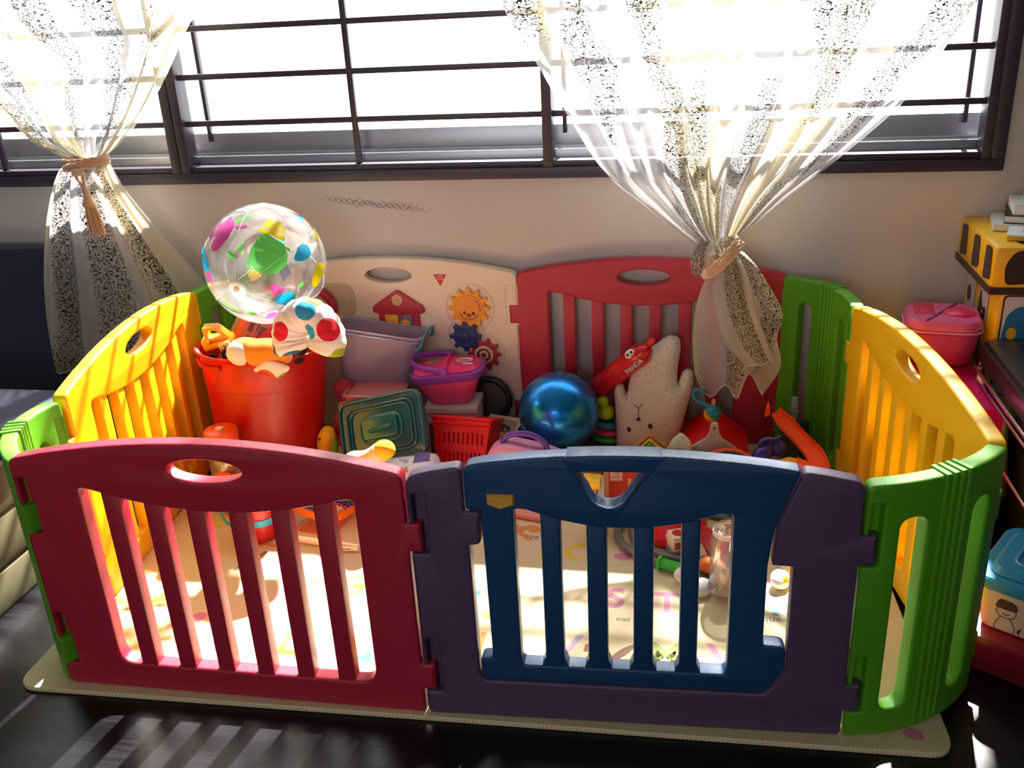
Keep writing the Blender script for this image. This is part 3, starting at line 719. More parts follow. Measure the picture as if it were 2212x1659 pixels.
def tub_fill():
    # toys lower in the tub
    t = thing('toy_boot', 'black and red toy in the red tub under the plush toy', 'toy', Matrix.Translation((-.785, .900, .410)) @ Matrix.Scale(.9, 4))
    mb = MB(); mb.ball((0, 0, 0), (.035, .03, .028), m_black); mb.build('cap', t, angle=180)
    mb = MB(); mb.box(.030, .05, -.022, .03, -.03, .020, P('toy_red', '#d02418', .4), T(ry=12), r=.004); mb.build('band', t)
    mb = MB(); mb.box(.05, .11, -.02, .04, -.035, .010, P('toy_maroon', '#5a1020', .5), T(ry=5), r=.006); mb.build('grip', t)
    # book standing in the tub
    m_bk = P('book_cover_pink', '#c46a6a', .5); m_bk2 = P('book_orange', '#e8653a', .5); m_bkd = P('book_maroon', '#7d2c38', .6); m_bkb = P('book_slate', '#5a6272', .6)
    t = thing('picture_book', 'pinkish picture book standing at the back of the red tub under the beach ball', 'book', Matrix.Translation((-.765, 1.0, .415)) @ Euler((R(-18), R(28), R(4))).to_matrix().to_4x4())
    mb = MB(); mb.box(-.075, .07, -.006, .006, -.09, .075, m_bk, r=.001); mb.box(-.075, -.062, -.0068, -.005, -.09, .075, P('book_edge', '#a98a60', .6))
    mb.box(-.060, -.044, -.0068, -.005, -.09, .073, m_bk2)
    for (x0, x1, z0, z1, m) in ((-.032, -.018, .02, .07, m_bkd), (-.028, -.016, -.06, .01, m_bkd), (-.008, -.004, .03, .07, m_bkd), (.0, .03, -.05, .05, m_bkb), (.035, .06, -.02, .02, m_bkb), (.02, .065, .045, .07, m_bk2)): mb.box(x0, x1, -.0072, -.005, z0, z1, m)
    mb.build('cover', t)
    t = thing('toy_ball_dark', 'dark brown toy poking out of the red tub behind the neck pillow', 'toy', Matrix.Translation((-.60, .90, .455)))
    t.name = 'toy_bear_head'
    mb = MB(); mb.ball((0, 0, .0), (.042, .04, .075), P('dark_brown_toy', '#2a1a1c', .35)); mb.build('head', t, angle=180)
    mb = MB(); mb.ball((.018, -.01, .075), (.022, .018, .022), MATS['dark_brown_toy']); mb.build('ear', t, angle=180)
    t = thing('plush_wing', 'red soft toy lying in the red tub behind the picture book', 'soft toy', Matrix.Translation((-.66, 1.0, .39)))
    mb = MB(); mb.ball((0, 0, 0), (.11, .06, .075), P('plush_red', '#d81828', .8), seg=20); mb.build('body', t, angle=180)
    t = thing('plush_heap', 'brown soft toy filling the middle of the red tub', 'soft toy', Matrix.Translation((-.75, .97, .33)))
    mb = MB(); mb.ball((0, 0, 0), (.11, .10, .05), P('plush_brown', '#5a2c1c', .9), seg=20); mb.build('body', t, angle=180)
tub_fill()

# ------------------------------------------------------------------ clear beach ball
def beach_ball():
    C_ = Vector((-.660, .935, .667)); Rb = .1645
    fwd = (Vector((.4992, -1.3985, 1.3201)) - C_).normalized()
    rt = Vector((0, 0, 1)).cross(fwd).normalized(); up = fwd.cross(rt)
    # local frame: x right, z up, -y toward the middle of the room
    Mx = Matrix((rt, -fwd, up)).transposed().to_4x4()
    t = thing('beach_ball', 'clear inflatable beach ball with coloured blobs resting on the red tub', 'beach ball', Matrix.Translation(C_) @ Mx)
    m_skin = CLEAR('beach_ball_vinyl', '#f8f8f8', body=.15, gloss=.05, rough=.10)
    cols = {k: TRANS('ball_' + k, c, gloss=.02) for k, c in (('green', '#6fe86a'), ('pink', '#f055b8'), ('yellow', '#fbe60c'), ('cyan', '#18b8f0'), ('white', '#ffffff'), ('blue', '#2a7fc8'), ('orange', '#f08a50'))}
    mb = MB(); mb.ball((0, 0, 0), Rb, m_skin, seg=64, rows=40)
    def on(u, v, back=False, k=1.002):
        q = min(.999, u * u + v * v); y = -math.sqrt(1 - q)
        return Vector((u, -y if back else y, v)) * Rb * k
    def blob(pts, m, back=False, r=.03):
        o = rpoly([(a, b, r) for a, b in pts], r, 4); c = Vector((sum(p[0] for p in o) / len(o), sum(p[1] for p in o) / len(o)))
        n = len(o); vs = []; fs = []; K = 4
        for k in range(K):
            f_ = 1 - k / K
            vs += [on(c.x + (p[0] - c.x) * f_, c.y + (p[1] - c.y) * f_, back) for p in o]
        vs.append(on(c.x, c.y, back))
        for k in range(K - 1):
            for j in range(n): fs.append([k * n + j, k * n + (j + 1) % n, (k + 1) * n + (j + 1) % n, (k + 1) * n + j])
        for j in range(n): fs.append([(K - 1) * n + j, (K - 1) * n + (j + 1) % n, K * n])
        mb.add(vs, fs, m)
    # source px (centre 572,573 radius 131) -> u,v
    def px(L): return [((x / 5.53 + 380 - 572) / 131, -(y / 5.53 + 420 - 573) / 131) for x, y in L]
    blob(px([(1040, 520), (1130, 500), (1190, 560), (1300, 650), (1320, 780), (1290, 880), (1180, 960), (1050, 965), (930, 900), (870, 780), (930, 650)]), cols['green'])
    blob(px([(830, 800), (850, 800), (910, 880), (900, 890), (850, 870)]), cols['green'], r=.01)
    blob(px([(1300, 680), (1340, 690), (1375, 740), (1340, 745)]), cols['green'], r=.02)
    blob(px([(1085, 405), (1200, 330), (1320, 400), (1325, 530), (1200, 470)]), cols['yellow'])
    blob(px([(1045, 430), (1180, 470), (1320, 560), (1310, 620), (1160, 520), (1030, 480)]), cols['yellow'], r=.02)
    blob(px([(470, 430), (600, 330), (760, 250), (790, 340), (780, 380), (700, 500), (560, 630), (490, 635)]), cols['pink'])
    blob(px([(790, 320), (980, 265), (990, 290), (800, 350)]), cols['green'], r=.015)
    blob(px([(780, 380), (920, 380), (925, 415), (800, 420)]), cols['pink'], r=.02)
    blob(px([(655, 665), (690, 645), (710, 690), (755, 700), (740, 745), (700, 748), (660, 710)]), cols['green'])
    blob(px([(370, 570), (400, 560), (415, 660), (440, 760), (420, 840), (390, 860), (350, 800), (350, 650)]), cols['cyan'], r=.02)
    blob(px([(365, 870), (430, 870), (440, 940), (430, 1030)]), cols['pink'], r=.01)
    blob(px([(1440, 700), (1510, 660), (1570, 690), (1595, 780), (1560, 830), (1470, 865), (1385, 850), (1390, 790), (1420, 760)]), cols['cyan'])
    blob(px([(1560, 670), (1690, 660), (1640, 740), (1600, 790)]), cols['white'], r=.01)
    blob(px([(1655, 500), (1700, 530), (1730, 620), (1715, 655), (1675, 590)]), cols['yellow'], r=.02)
    blob(px([(1650, 890), (1740, 920), (1720, 1020), (1650, 1130), (1590, 1190), (1550, 1160), (1570, 1060)]), cols['yellow'])
    blob(px([(1060, 1080), (1130, 1080), (1250, 1160), (1200, 1190), (1090, 1230)]), cols['pink'], r=.02)
    blob(px([(1100, 1260), (1180, 1200), (1310, 1190), (1340, 1280), (1260, 1370), (1180, 1330), (1110, 1310)]), cols['cyan'])
    blob(px([(1370, 1130), (1460, 1090), (1460, 1140), (1390, 1170)]), cols['green'], r=.02)
    blob(px([(470, 1170), (560, 1230), (680, 1350), (690, 1390), (560, 1300)]), cols['green'], r=.01)
    blob(px([(760, 1360), (820, 1360), (880, 1400), (800, 1410)]), cols['green'], r=.01)
    blob(px([(1000, 1420), (1090, 1410), (1120, 1450), (1030, 1480), (950, 1480)]), cols['pink'], r=.02)
    blob(px([(1510, 310), (1560, 330), (1580, 430), (1520, 380)]), cols['cyan'], r=.02)
    blob([(-.35, -.1), (-.2, .0), (-.1, -.2), (-.28, -.28)], cols['yellow'], True)
    blob([(.25, -.35), (.42, -.2), (.35, -.02), (.2, -.15)], cols['blue'], True)
    blob([(-.1, -.55), (.1, -.5), (.05, -.35), (-.12, -.4)], cols['orange'], True)
    blob([(-.5, .3), (-.3, .45), (-.35, .2)], cols['green'], True)
    blob([(.1, .3), (.4, .4), (.3, .1)], cols['cyan'], True)
    mb.build('ball_skin', t, angle=180)
    # valve with ring, seams run from it
    ax = on(-.49, -.325, k=1.0).normalized()
    Rm = rot_to(ax, (0, 0, 1))
    m_valve = CLEAR('valve_clear', '#ffffff', body=.35, gloss=.15, rough=.1)
    mb = MB()
    mb.lathe([(.024, Rb + .0012 - .0017), (.0245, Rb + .0012), (.022, Rb + .0022), (.010, Rb + .003), (.0085, Rb + .003)], m_valve, Rm, seg=30)
    mb.tube([Rm @ Vector((.0245 * math.cos(2 * PI * i / 32), .0245 * math.sin(2 * PI * i / 32), Rb + .0)) for i in range(32)], .0009, m_valve, seg=6, closed=True)
    mb.cyl(.0075, Rb - .002, Rb + .010, m_whitep, Rm, b=.003)
    mb.build('valve', t)
    mb = MB()
    for k in range(6):
        a = R(60 * k + 22); pts = []
        for i in range(25):
            th = R(8) + (PI - R(16)) * i / 24
            pts.append(Rm @ (Vector((math.sin(th) * math.cos(a), math.sin(th) * math.sin(a), math.cos(th))) * (Rb + .0004)))
        mb.tube(pts, .0007, P('seam_white', '#f4f4f0', .5) if k == 0 else MATS['seam_white'], seg=5)
    mb.build('seam', t)
beach_ball()

# ------------------------------------------------------------------ storage boxes and basket along the back
def basket_handle_pts(w, h, n=16):
    return [(w * math.cos(PI * i / n), 0, h * math.sin(PI * i / n)) for i in range(n + 1)]
def clear_box():
    t = thing('storage_box', 'frosted clear lilac storage box with a blue clip standing behind the teal lid', 'storage box', T(-.462, 1.165, .232, rx=-5, ry=9, rz=3))
    m = CLEAR('frosted_lilac', '#c9b6dc', body=.50, gloss=.05, rough=.3)
    mb = MB(); mb.frustum(.215, .10, .255, .13, 0, .165, .03, m, thick=.0025, seg=8)
    mb.build('box_body', t)
    mb = MB(); m_rim = CLEAR('lilac_rim', '#e2d4f4', body=.85, gloss=.10, rough=.2)
    for z, g in ((.167, .134), (.156, .132)):
        o = rpoly([(-g, -.070), (g, -.070), (g, .070), (-g, .070)], .034, 8)
        mb.tube([(x, y, z) for x, y in o], .0035, m_rim, seg=8, closed=True)
    mb.build('rim', t)
    m_c = P('clip_teal', '#2aa0c0', .35)
    mb = MB(); mb.tube(spline([(.118, -.060, .132), (.134, -.055, .140), (.140, -.045, .166), (.138, -.01, .172), (.146, .012, .186), (.150, .045, .184), (.146, .060, .15)], 5), .005, m_c, seg=8, sq=(1, .7))
    mb.build('clip', t)['label'] = 'teal blue clip'
clear_box()
t = thing('storage_tray', 'pale pink translucent storage box under the clear lilac box', 'storage box', T(-.430, 1.055, .0145, rz=2))
mb = MB(); mp = CLEAR('pink_translucent', '#ff9c98', body=1.0, gloss=.05, rough=.3)
mb.frustum(.15, .085, .17, .10, 0, .235, .015, mp, thick=.003, seg=6)
mb.build('box_body', t)
mb = MB(); mb.tube([(x, y, .230) for x, y in rpoly([(-.087, -.052), (.087, -.052), (.087, .052), (-.087, .052)], .018, 6)], .005, mp, seg=8, closed=True); mb.build('rim', t)
mb = MB(); mb.frustum(.160, .090, .162, .092, .216, .232, .015, mp); mb.build('lid', t)

t = thing('cardboard_box', 'brown box half hidden under the clear lilac storage box', 'box', T(-.462, 1.178, .0145))
mb = MB(); mb.box(-.085, .085, -.05, .05, 0, .195, P('carton_brown', '#6b4a38', .8), r=.002); mb.build('box_body', t)
def teal_lid():
    m = CLEAR('teal_translucent', '#1f84a0', body=.84, gloss=.10, rough=.25, tint='#70c8dc')
    m2 = CLEAR('teal_bright', '#22a0a0', body=.80, gloss=.10, rough=.25, tint='#8fe6e0')
    M = Matrix.Translation((-.360, .885, .203)) @ Matrix.Rotation(R(-10), 4, 'Z') @ Matrix.Rotation(R(-30), 4, 'X') @ Matrix.Rotation(R(-17), 4, 'Y') @ Matrix.Translation((0, 0, -.09)) @ Matrix.Translation((0, 0, .09)) @ Matrix.Scale(1.07, 4) @ Matrix.Translation((0, 0, -.09))
    t = thing('box_lid', 'see-through teal box tipped on its side with its stepped lid facing out', 'storage box', M)
    mb = MB()
    def rr(w, h, cx=0, cz=.09, r=.03): return rpoly([(cx - w, cz - h), (cx + w, cz - h), (cx + w, cz + h), (cx - w, cz + h)], r, 7)
    mb.ext([rr(.122, .088)], .012, m, T(0, 0, 0), bevel=.004)
    mb.build('lid_plate', t)
    mb = MB()
    for w_, h_, mm, rad in ((.119, .085, m, .004), (.098, .066, m, .003), (.088, .057, m, .0025), (.060, .036, m2, .003)):
        mb.tube([(x, -.003, z) for x, z in rr(w_, h_)], rad, mm, seg=8, closed=True)
    mb.build('lid_steps', t)
    mb = MB(); mb.ext([rr(.052, .030, -.004, .094, .014)], .008, m2, T(0, -.007, 0), bevel=.003); mb.build('lid_boss', t)
    mb = MB(); mb.tube([(-.032, -.010, .086), (-.026, -.014, .086), (.026, -.014, .092), (.032, -.010, .092)], .005, P('lid_grip', '#1f6a74', .35), seg=10); mb.build('grip', t)
    mb = MB(); mb.add([], [], m)
    mb.frustum(.225, .16, .205, .14, 0, .055, .03, m, Matrix.Translation((0, .012, .09)) @ Matrix.Rotation(R(-90), 4, 'X'), thick=.003); mb.build('box_body', t)
teal_lid()

def picnic():
    t = thing('picnic_basket', 'toy picnic basket, pink with purple rim and swing handle, on a white box', 'toy basket', T(-.215, 1.135, .188, rx=-2, ry=-5, rz=6))
    m_p = P('basket_pink', '#ee5596', .4); m_lid = P('basket_lid_pink', '#f0307c', .4); m_v = P('basket_purple', '#9440ba', .4)
    mb = MB(); mb.frustum(.135, .085, .195, .125, 0, .088, .035, m_p, seg=8); mb.build('basket_body', t)
    mb = MB()
    mb.frustum(.218, .142, .225, .148, .076, .104, .05, m_v, seg=10); mb.build('rim', t)
    mb = MB(); mb.frustum(.205, .130, .190, .118, .102, .118, .045, m_lid, seg=10); mb.build('lid', t)['label'] = 'bright pink lid'
    mb = MB(); mb.tube([(.0, -.062, .117), (0, 0, .124), (0, .062, .117)], .008, m_lid, seg=10); mb.build('hinge_bar', t)
    mb = MB()
    pts = [(-.105 * math.sin(PI * i / 20) ** 1.0, -.082 * math.cos(PI * i / 20), .118 + .020 * math.sin(PI * i / 20)) for i in range(21)]
    mb.tube(pts, .009, m_v, seg=10, sq=(.45, 1)); mb.build('handle', t)['label'] = 'purple swing handle'
    for s in (-1, 1):
        mb = MB(); mb.cyl(.013, 0, .012, m_v, T(0, s * .078, .115) @ T(rx=90 if s < 0 else -90), b=.003); mb.build('pivot_knob', t)
    m_a, m_b, m_c = P('sticker_green', '#8cc63c', .5), P('sticker_blue', '#4a86c0', .5), P('sticker_white', '#f4ead4', .5)
    mb = MB(); Fm = lambda x, y, a: Matrix.Translation((x, y, .1184)) @ Matrix.Rotation(R(a), 4, 'Z') @ Matrix.Rotation(R(-90), 4, 'X')
    mb.ext([ellipse(0, 0, .026, .02)], .0006, m_c, Fm(.052, .012, -20)); mb.ext([ellipse(0, -.003, .022, .006)], .0012, m_b, Fm(.052, .012, -20)); mb.ext([ellipse(0, -.012, .018, .004)], .0012, m_yel, Fm(.052, .012, -20)); mb.ext([rpoly([(-.016, -.005), (.016, -.005), (.016, .005), (-.016, .005)], .003, 3)], .0008, m_c, Fm(.066, -.026, -15))
    mb.build('sticker', t); mb = MB()
    mb.ext([rpoly([(-.024, .016), (.02, .0), (-.01, -.022)], .004, 3)], .0006, m_a, Fm(-.056, -.032, 0)); mb.ext([ellipse(-.004, -.003, .007, .007)], .0012, P('sticker_red', '#c0283c', .5), Fm(-.056, -.032, 0))
    mb.build('sticker', t); mb = MB()
    mb.ext([ellipse(0, 0, .022, .012)], .0006, m_a, Fm(-.05, .022, 20)); mb.ext([ellipse(.004, 0, .008, .006)], .0012, m_b, Fm(-.05, .022, 20))
    mb.build('sticker', t)
picnic()
t = thing('white_box', 'flat white plastic box under the pink picnic basket', 'box', T(-.213, 1.135, .0145, rz=3))
mb = MB(); m_wb = P('box_white_grey', '#cfc8d0', .4); mb.box(-.078, .078, -.06, .06, .0, .15, m_wb, r=.005); mb.build('box_body', t)
mb = MB(); mb.box(-.082, .082, -.064, .064, .15, .172, m_wb, r=.006); mb.build('lid', t)
mb = MB(); mb.box(-.07, .07, -.0625, -.058, .02, .12, P('label_dark', '#5c3a3a', .5)); mb.build('front_label', t)

# dark round plate behind
t = thing('toy_steering_wheel', 'dark round toy wheel leaning on the cream panel behind the picnic basket', 'toy wheel', T(-.128, 1.236, .075, rx=-7) @ Matrix.Translation((0, 0, .068)))
mb = MB(); m_dk = P('dark_navy_plastic', '#1c2433', .4)
mb.tube([(.064 * math.cos(2 * PI * i / 40), 0, .064 * math.sin(2 * PI * i / 40)) for i in range(40)], .010, m_dk, seg=12, closed=True, up=(0, 1, 0)); mb.build('rim', t)
mb = MB(); mb.cyl(.058, -.003, .003, P('wheel_grey', '#5a5450', .6), T(rx=90)); mb.build('disc', t)
t = thing('toy_crate', 'low dark box under the toy wheel and cream board book', 'box', T(-.085, 1.195, .0145))
mb = MB(); mb.box(-.085, .085, -.055, .055, 0, .055, P('crate_dark', '#2a2426', .5), r=.004); mb.build('crate_body', t)

def board_book():
    t = thing('board_book', 'cream board book with a dark picture lying beside the blue ball', 'book', T(-.072, 1.12, .100, rx=12, ry=2, rz=-12))
    m_b = P('book_cream', '#e6dcc4', .6)
    mb = MB(); mb.box(-.055, .055, -.06, .06, -.012, .0, P('pages', '#d8cda8', .7)); mb.build('pages', t)
    mb = MB(); mb.box(-.057, .057, -.062, .062, 0, .003, m_b, r=.001); mb.box(-.057, .057, -.062, .062, -.015, -.012, m_b, r=.001)
    Fm = lambda x, y, a=0, z=.0032: Matrix.Translation((x, y, z)) @ Matrix.Rotation(R(a), 4, 'Z') @ Matrix.Rotation(R(-90), 4, 'X')
    mb.ext([rpoly([(-.045, -.04), (.045, -.04), (.045, .045), (-.045, .045)], .012, 4)], .0004, P('book_window', '#a79f90', .6), Fm(0, 0))
    mb.ext([ellipse(0, 0, .030, .017)], .0004, P('book_dark', '#33261f', .5), Fm(.006, .004, -14, .0038)); mb.ext([ellipse(0, 0, .004, .004)], .0004, m_whitep, Fm(.02, -.004, 0, .0044))
    for k, c in enumerate(('#d8502c', '#e89a20', '#e8d060')): mb.ext([rpoly([(-.022, -.002), (.022, -.002), (.022, .003), (-.022, .003)], .001, 2)], .0004, P('book_stripe_%d' % k, c, .6), Fm(.018, -.018 - k * .006, -6, .0038))
    mb.ext([rpoly([(-.022, -.006), (.022, -.006), (.022, .006), (-.022, .006)], .002, 2)], .0004, MATS['book_dark'], Fm(-.03, -.03, 0, .0038))
    mb.build('cover', t)
board_book()
t = thing('shallow_box', 'black flat box lying under the cream board book', 'box', T(-.055, 1.06, .0145, rz=-6))
mb = MB(); mb.box(-.075, .07, -.10, .10, 0, .062, m_black, r=.004); mb.build('box_body', t)

def red_basket():
    m = P('basket_red', '#f20c16', .4, sub=.1)
    t = thing('strawberry_basket', 'bright red slotted plastic basket standing between the teal lid and the blue ball', 'basket', T(-.150, .965, .028, rx=-24, rz=-4, s=.86))
    mb = MB(); W0, W1, D0, D1, H = .160, .205, .12, .15, .188
    def wall(i):
        pass
    # four slotted walls
    for (w0, w1, off, ang) in ((W0, W1, D0 / 2, 0), (D0, D1, W0 / 2, 90), (W0, W1, D0 / 2, 180), (D0, D1, W0 / 2, 270)):
        holes = []
        nx = 10 if w0 == W0 else 7
        for row, (z0, z1) in enumerate(((.035, .075), (.100, .140))):
            for k in range(nx):
                f_ = (z0 + z1) / 2 / H; ww = w0 + (w1 - w0) * f_ - .024
                x = -ww / 2 + ww * (k + .5) / nx
                holes.append(rpoly([(x - .0032, z0), (x + .0032, z0), (x + .0032, z1), (x - .0032, z1)], .003, 3))
        ol = [(-w0 / 2, 0), (w0 / 2, 0), (w1 / 2, H), (-w1 / 2, H)]
        tilt = math.degrees(math.atan2(((W1 - W0) / 2 if ang % 180 else (D1 - D0) / 2), H))
        mb.ext([ol] + holes, .003, m, Matrix.Rotation(R(ang), 4, 'Z') @ Matrix.Translation((0, -off, 0)) @ Matrix.Rotation(R(tilt), 4, 'X'))
    mb.box(-W0 / 2, W0 / 2, -D0 / 2, D0 / 2, 0, .003, m)
    mb.build('basket_body', t)
    mb = MB()
    for z, g, rr in ((H, .006, .0045), (H - .010, .0035, .003), (H - .028, .004, .0035)):
        w_ = (W0 + (W1 - W0) * z / H) / 2 + g; d_ = (D0 + (D1 - D0) * z / H) / 2 + g
        mb.tube([(x, y, z) for x, y in rpoly([(-w_, -d_), (w_, -d_), (w_, d_), (-w_, d_)], .02, 6)], rr, m, seg=8, closed=True)
    mb.build('rim', t)
red_basket()

def pink_case():
    t = thing('toy_case', 'pink toy carry case with a purple arched handle in front of the blue ball', 'toy case', T(.050, .90, .0, rx=0, rz=-3))
    m = P('case_pink', '#f4a0d0', .35)
    mb = MB(); mb.ext([rpoly([(-.112, .0145, .01), (.112, .0145, .01), (.118, .128, .02), (.06, .152, .04), (-.055, .172, .04), (-.112, .142, .03)], .02, 7)], .075, m, T(0, -.037, 0), bevel=.014, res=4); mb.build('case_body', t)
    mb = MB(); mb.tube(spline([(-.058, 0, .152), (-.066, 0, .165), (-.052, 0, .184), (-.018, 0, .194), (.022, 0, .190), (.052, 0, .170), (.060, 0, .148)], 6), .0085, P('case_handle', '#6a48b8', .3), seg=12); mb.build('handle', t)['label'] = 'purple handle'
    for x in (-.09, -.075, .088):
        mb = MB(); mb.cyl(.003, 0, .002, m_ink, T(x, -.0365, .125) @ T(rx=90)); mb.build('rivet', t)
pink_case()
t = thing('exercise_ball', 'shiny metallic blue ball in front of the red back panel', 'ball', Matrix.Translation((.1155, 1.09, .178)))
mb = MB(); m_met = P('metallic_blue', '#1590ea', .27, metal=.8, coat=.4); mb.ball((0, 0, 0), .1185, m_met, seg=64, rows=40); mb.build('ball_body', t, angle=180)
t = thing('flat_book', 'dark red book lying under the blue ball', 'book', T(.13, 1.09, .0145, rz=8))
mb = MB(); mb.box(-.11, .11, -.09, .09, 0, .0025, P('cover_dark_red', '#6a1f1c', .5)); mb.box(-.11, .11, -.09, .09, .038, .044, MATS['cover_dark_red'], r=.001); mb.build('cover', t)
mb = MB(); mb.box(-.106, .106, -.086, .086, .0025, .038, MATS['pages']); mb.build('pages', t)
# ------------------------------------------------------------------ soft toys and blocks at the back
def plain(name, label, cat, M): return thing(name, label, cat, M)
def bunny():
    k = .00134
    def q(x, y): return ((x - 1400) * k, (985 - y) * k * 1.0)
    raw = [(1337, 990), (1336, 940), (1332, 880), (1330, 862), (1336, 843), (1350, 843), (1358, 862), (1364, 830), (1372, 800), (1392, 772), (1420, 752), (1440, 736), (1456, 733), (1470, 740), (1473, 765), (1468, 800), (1468, 838), (1478, 812), (1490, 806), (1502, 816), (1500, 845), (1492, 880), (1482, 920), (1476, 945), (1466, 975), (1450, 992)]
    ol = [tuple(p) for p in spline([Vector((*q(*p), 0)) for p in raw + raw[:1]], 3)[:-1]]
    ol = [(p[0], p[1]) for p in ol]
    def dotmat():
        m = P('bunny_fabric', '#ded9cf', .9, bump=.2, bscale=500)
        nt = m.node_tree; b = nt.nodes['Principled BSDF']; tc = nt.nodes['Texture Coordinate']
        mp = nt.nodes.new('ShaderNodeMapping'); mp.inputs['Scale'].default_value = (1, .02, 1); mp.inputs['Rotation'].default_value = (0, R(20), 0); nt.links.new(tc.outputs['Object'], mp.inputs[0])
        v = nt.nodes.new('ShaderNodeTexVoronoi'); v.inputs['Scale'].default_value = 75; v.inputs['Randomness'].default_value = .25; nt.links.new(mp.outputs[0], v.inputs['Vector'])
        cr = nt.nodes.new('ShaderNodeValToRGB'); cr.color_ramp.interpolation = 'CONSTANT'; e = cr.color_ramp.elements
        cs = ['#d96a7c', '#7f8fb0', '#c8c43c', '#9aa0a8', '#e8a04c', '#b77fa8']
        e[0].color = rgb(cs[0]); e[1].position = 1 / 6; e[1].color = rgb(cs[1])
        for i in range(2, 6): w_ = e.new(i / 6); w_.color = rgb(cs[i])
        s = nt.nodes.new('ShaderNodeSeparateColor'); nt.links.new(v.outputs['Color'], s.inputs[0]); nt.links.new(s.outputs[0], cr.inputs[0])
        lt = nt.nodes.new('ShaderNodeMath'); lt.operation = 'LESS_THAN'; lt.inputs[1].default_value = .17; nt.links.new(v.outputs['Distance'], lt.inputs[0])
        mx = nt.nodes.new('ShaderNodeMix'); mx.data_type = 'RGBA'; mx.inputs[6].default_value = rgb('#ded9cf')
        nt.links.new(lt.outputs[0], mx.inputs[0]); nt.links.new(cr.outputs[0], mx.inputs[7]); nt.links.new(mx.outputs[2], b.inputs['Base Color'])
        return m
    m = dotmat()
    M = Matrix.Translation((.366, 1.125, .052)) @ Matrix.Rotation(R(-13), 4, 'X')
    t = thing('bunny_cushion', 'white dotted animal cushion standing upside down against the red back panel', 'cushion', M)
    mb = puff(ol, .085, m, edge=.045, step=.011); mb.build('cushion_body', t, angle=180)
    m_f = P('felt_dark', '#40352f', .9)
    def fp(x, y): a = q(x, y); return (a[0], a[1])
    mb = MB(); c = fp(1366, 938); mb.ball((c[0], -.0430, c[1]), (.0058, .002, .0075), m_f, seg=16); mb.build('eye', t)
    mb = MB(); c = fp(1412, 929); mb.ball((c[0], -.0430, c[1]), (.0068, .002, .0080), m_f, seg=16); mb.build('eye', t)
    mb = MB(); c = fp(1386, 913); mb.ext([rpoly([(-.0085, -.007), (.0085, -.006), (.001, .0085)], .006, 4)], .002, m_f, T(c[0], -.0445, c[1])); mb.build('nose', t)
    mb = MB()
    a_, b_, c_, d_ = fp(1386, 906), fp(1386, 890), fp(1377, 883), fp(1395, 879)
    mb.tube([(a_[0], -.0433, a_[1]), (b_[0], -.0433, b_[1]), (c_[0], -.0433, c_[1])], .0012, m_f, seg=6); mb.tube([(b_[0], -.0433, b_[1]), (d_[0], -.0433, d_[1])], .0012, m_f, seg=6)
    mb.build('mouth', t)
    o = puff(rpoly([(-.035, -.02), (.035, -.025), (.032, .01), (.004, .036), (-.02, .012)], .012, 5), .03, m, step=.008).build('fabric_ball', None, T(.468, .93, .165, rx=-10), angle=180)
    tag(o, 'small white dotted soft toy peeking out below the dotted cushion', 'soft toy')
    o = tag(MB().box(-.04, .04, -.04, .04, 0, .125, m_bk := P('block_brown', '#8a5a3a', .7), r=.003).build('wooden_block', None, T(.468, .93, .0145)), 'wooden block under the small dotted soft toy', 'block')
bunny()

def bat():
    A = Vector((.214, 1.205, .197)); B = Vector((.378, 1.128, .368)); d = (B - A); L = d.length
    M = Matrix.Translation(A) @ Matrix(((d / L), (Vector((0, 0, 1)).cross(d / L)).normalized(), (d / L).cross((Vector((0, 0, 1)).cross(d / L)).normalized()))).transposed().to_4x4()
    t = thing('inflatable_bat', 'red inflatable stick with a panda print leaning between the blue ball and the cushion', 'inflatable toy', M)
    m = P('inflatable_red', '#d4141c', .3, coat=.3); n = 20
    mb = MB(); path = [(L * i / n, 0, .004 * math.sin(3 * i / n)) for i in range(n + 1)]
    rad = [(.0325 + .001 * math.sin(i * .9)) * (min(1, (i + .6) / 2.0) if i < 2 else (min(1, (n - i + .8) / 3) if i > n - 3 else 1)) for i in range(n + 1)]
    mb.tube(path, rad, m, seg=24); mb.build('tube_body', t, angle=80)
    mb = MB(); mb.ball((L + .010, .004, .012), (.020, .006, .010), m); mb.build('valve_flap', t, angle=180)
    mb = MB(); mb.ball((L * .80, -.025, .020), (.019, .010, .014), m_whitep, Matrix.Identity(4)); o = mb.build('panda_head', t, angle=180)
    for x, z in ((.80, .0), (.86, .0)):
        mb = MB(); mb.ball((L * x - .002, -.0345, .022), (.0048, .002, .0042), m_ink); mb.build('panda_eye', o)
    mb = MB(); mb.ball((L * .83, -.0345, .013), (.002, .002, .0015), m_ink); mb.build('panda_nose', o)
    mb = MB(); mb.ball((L * .70, -.014, .020), (.006, .006, .006), m_ink); mb.build('panda_ear', o)
    mb = MB(); mb.ball((L * .90, -.014, .024), (.006, .006, .006), m_ink); mb.build('panda_ear', o)
    mb = MB(); mb.text('PANDA', .021, P('print_grey', '#cfd0e0', .5), T(L * .76, -.0315, -.015, rx=24) , depth=.0006, bold=.0006); mb.build('lettering', t)
    mb = MB(); mb.ball((L * .30, -.018, .018), (.009, .004, .004), m_whitep); mb.build('print_spot', t)
bat()

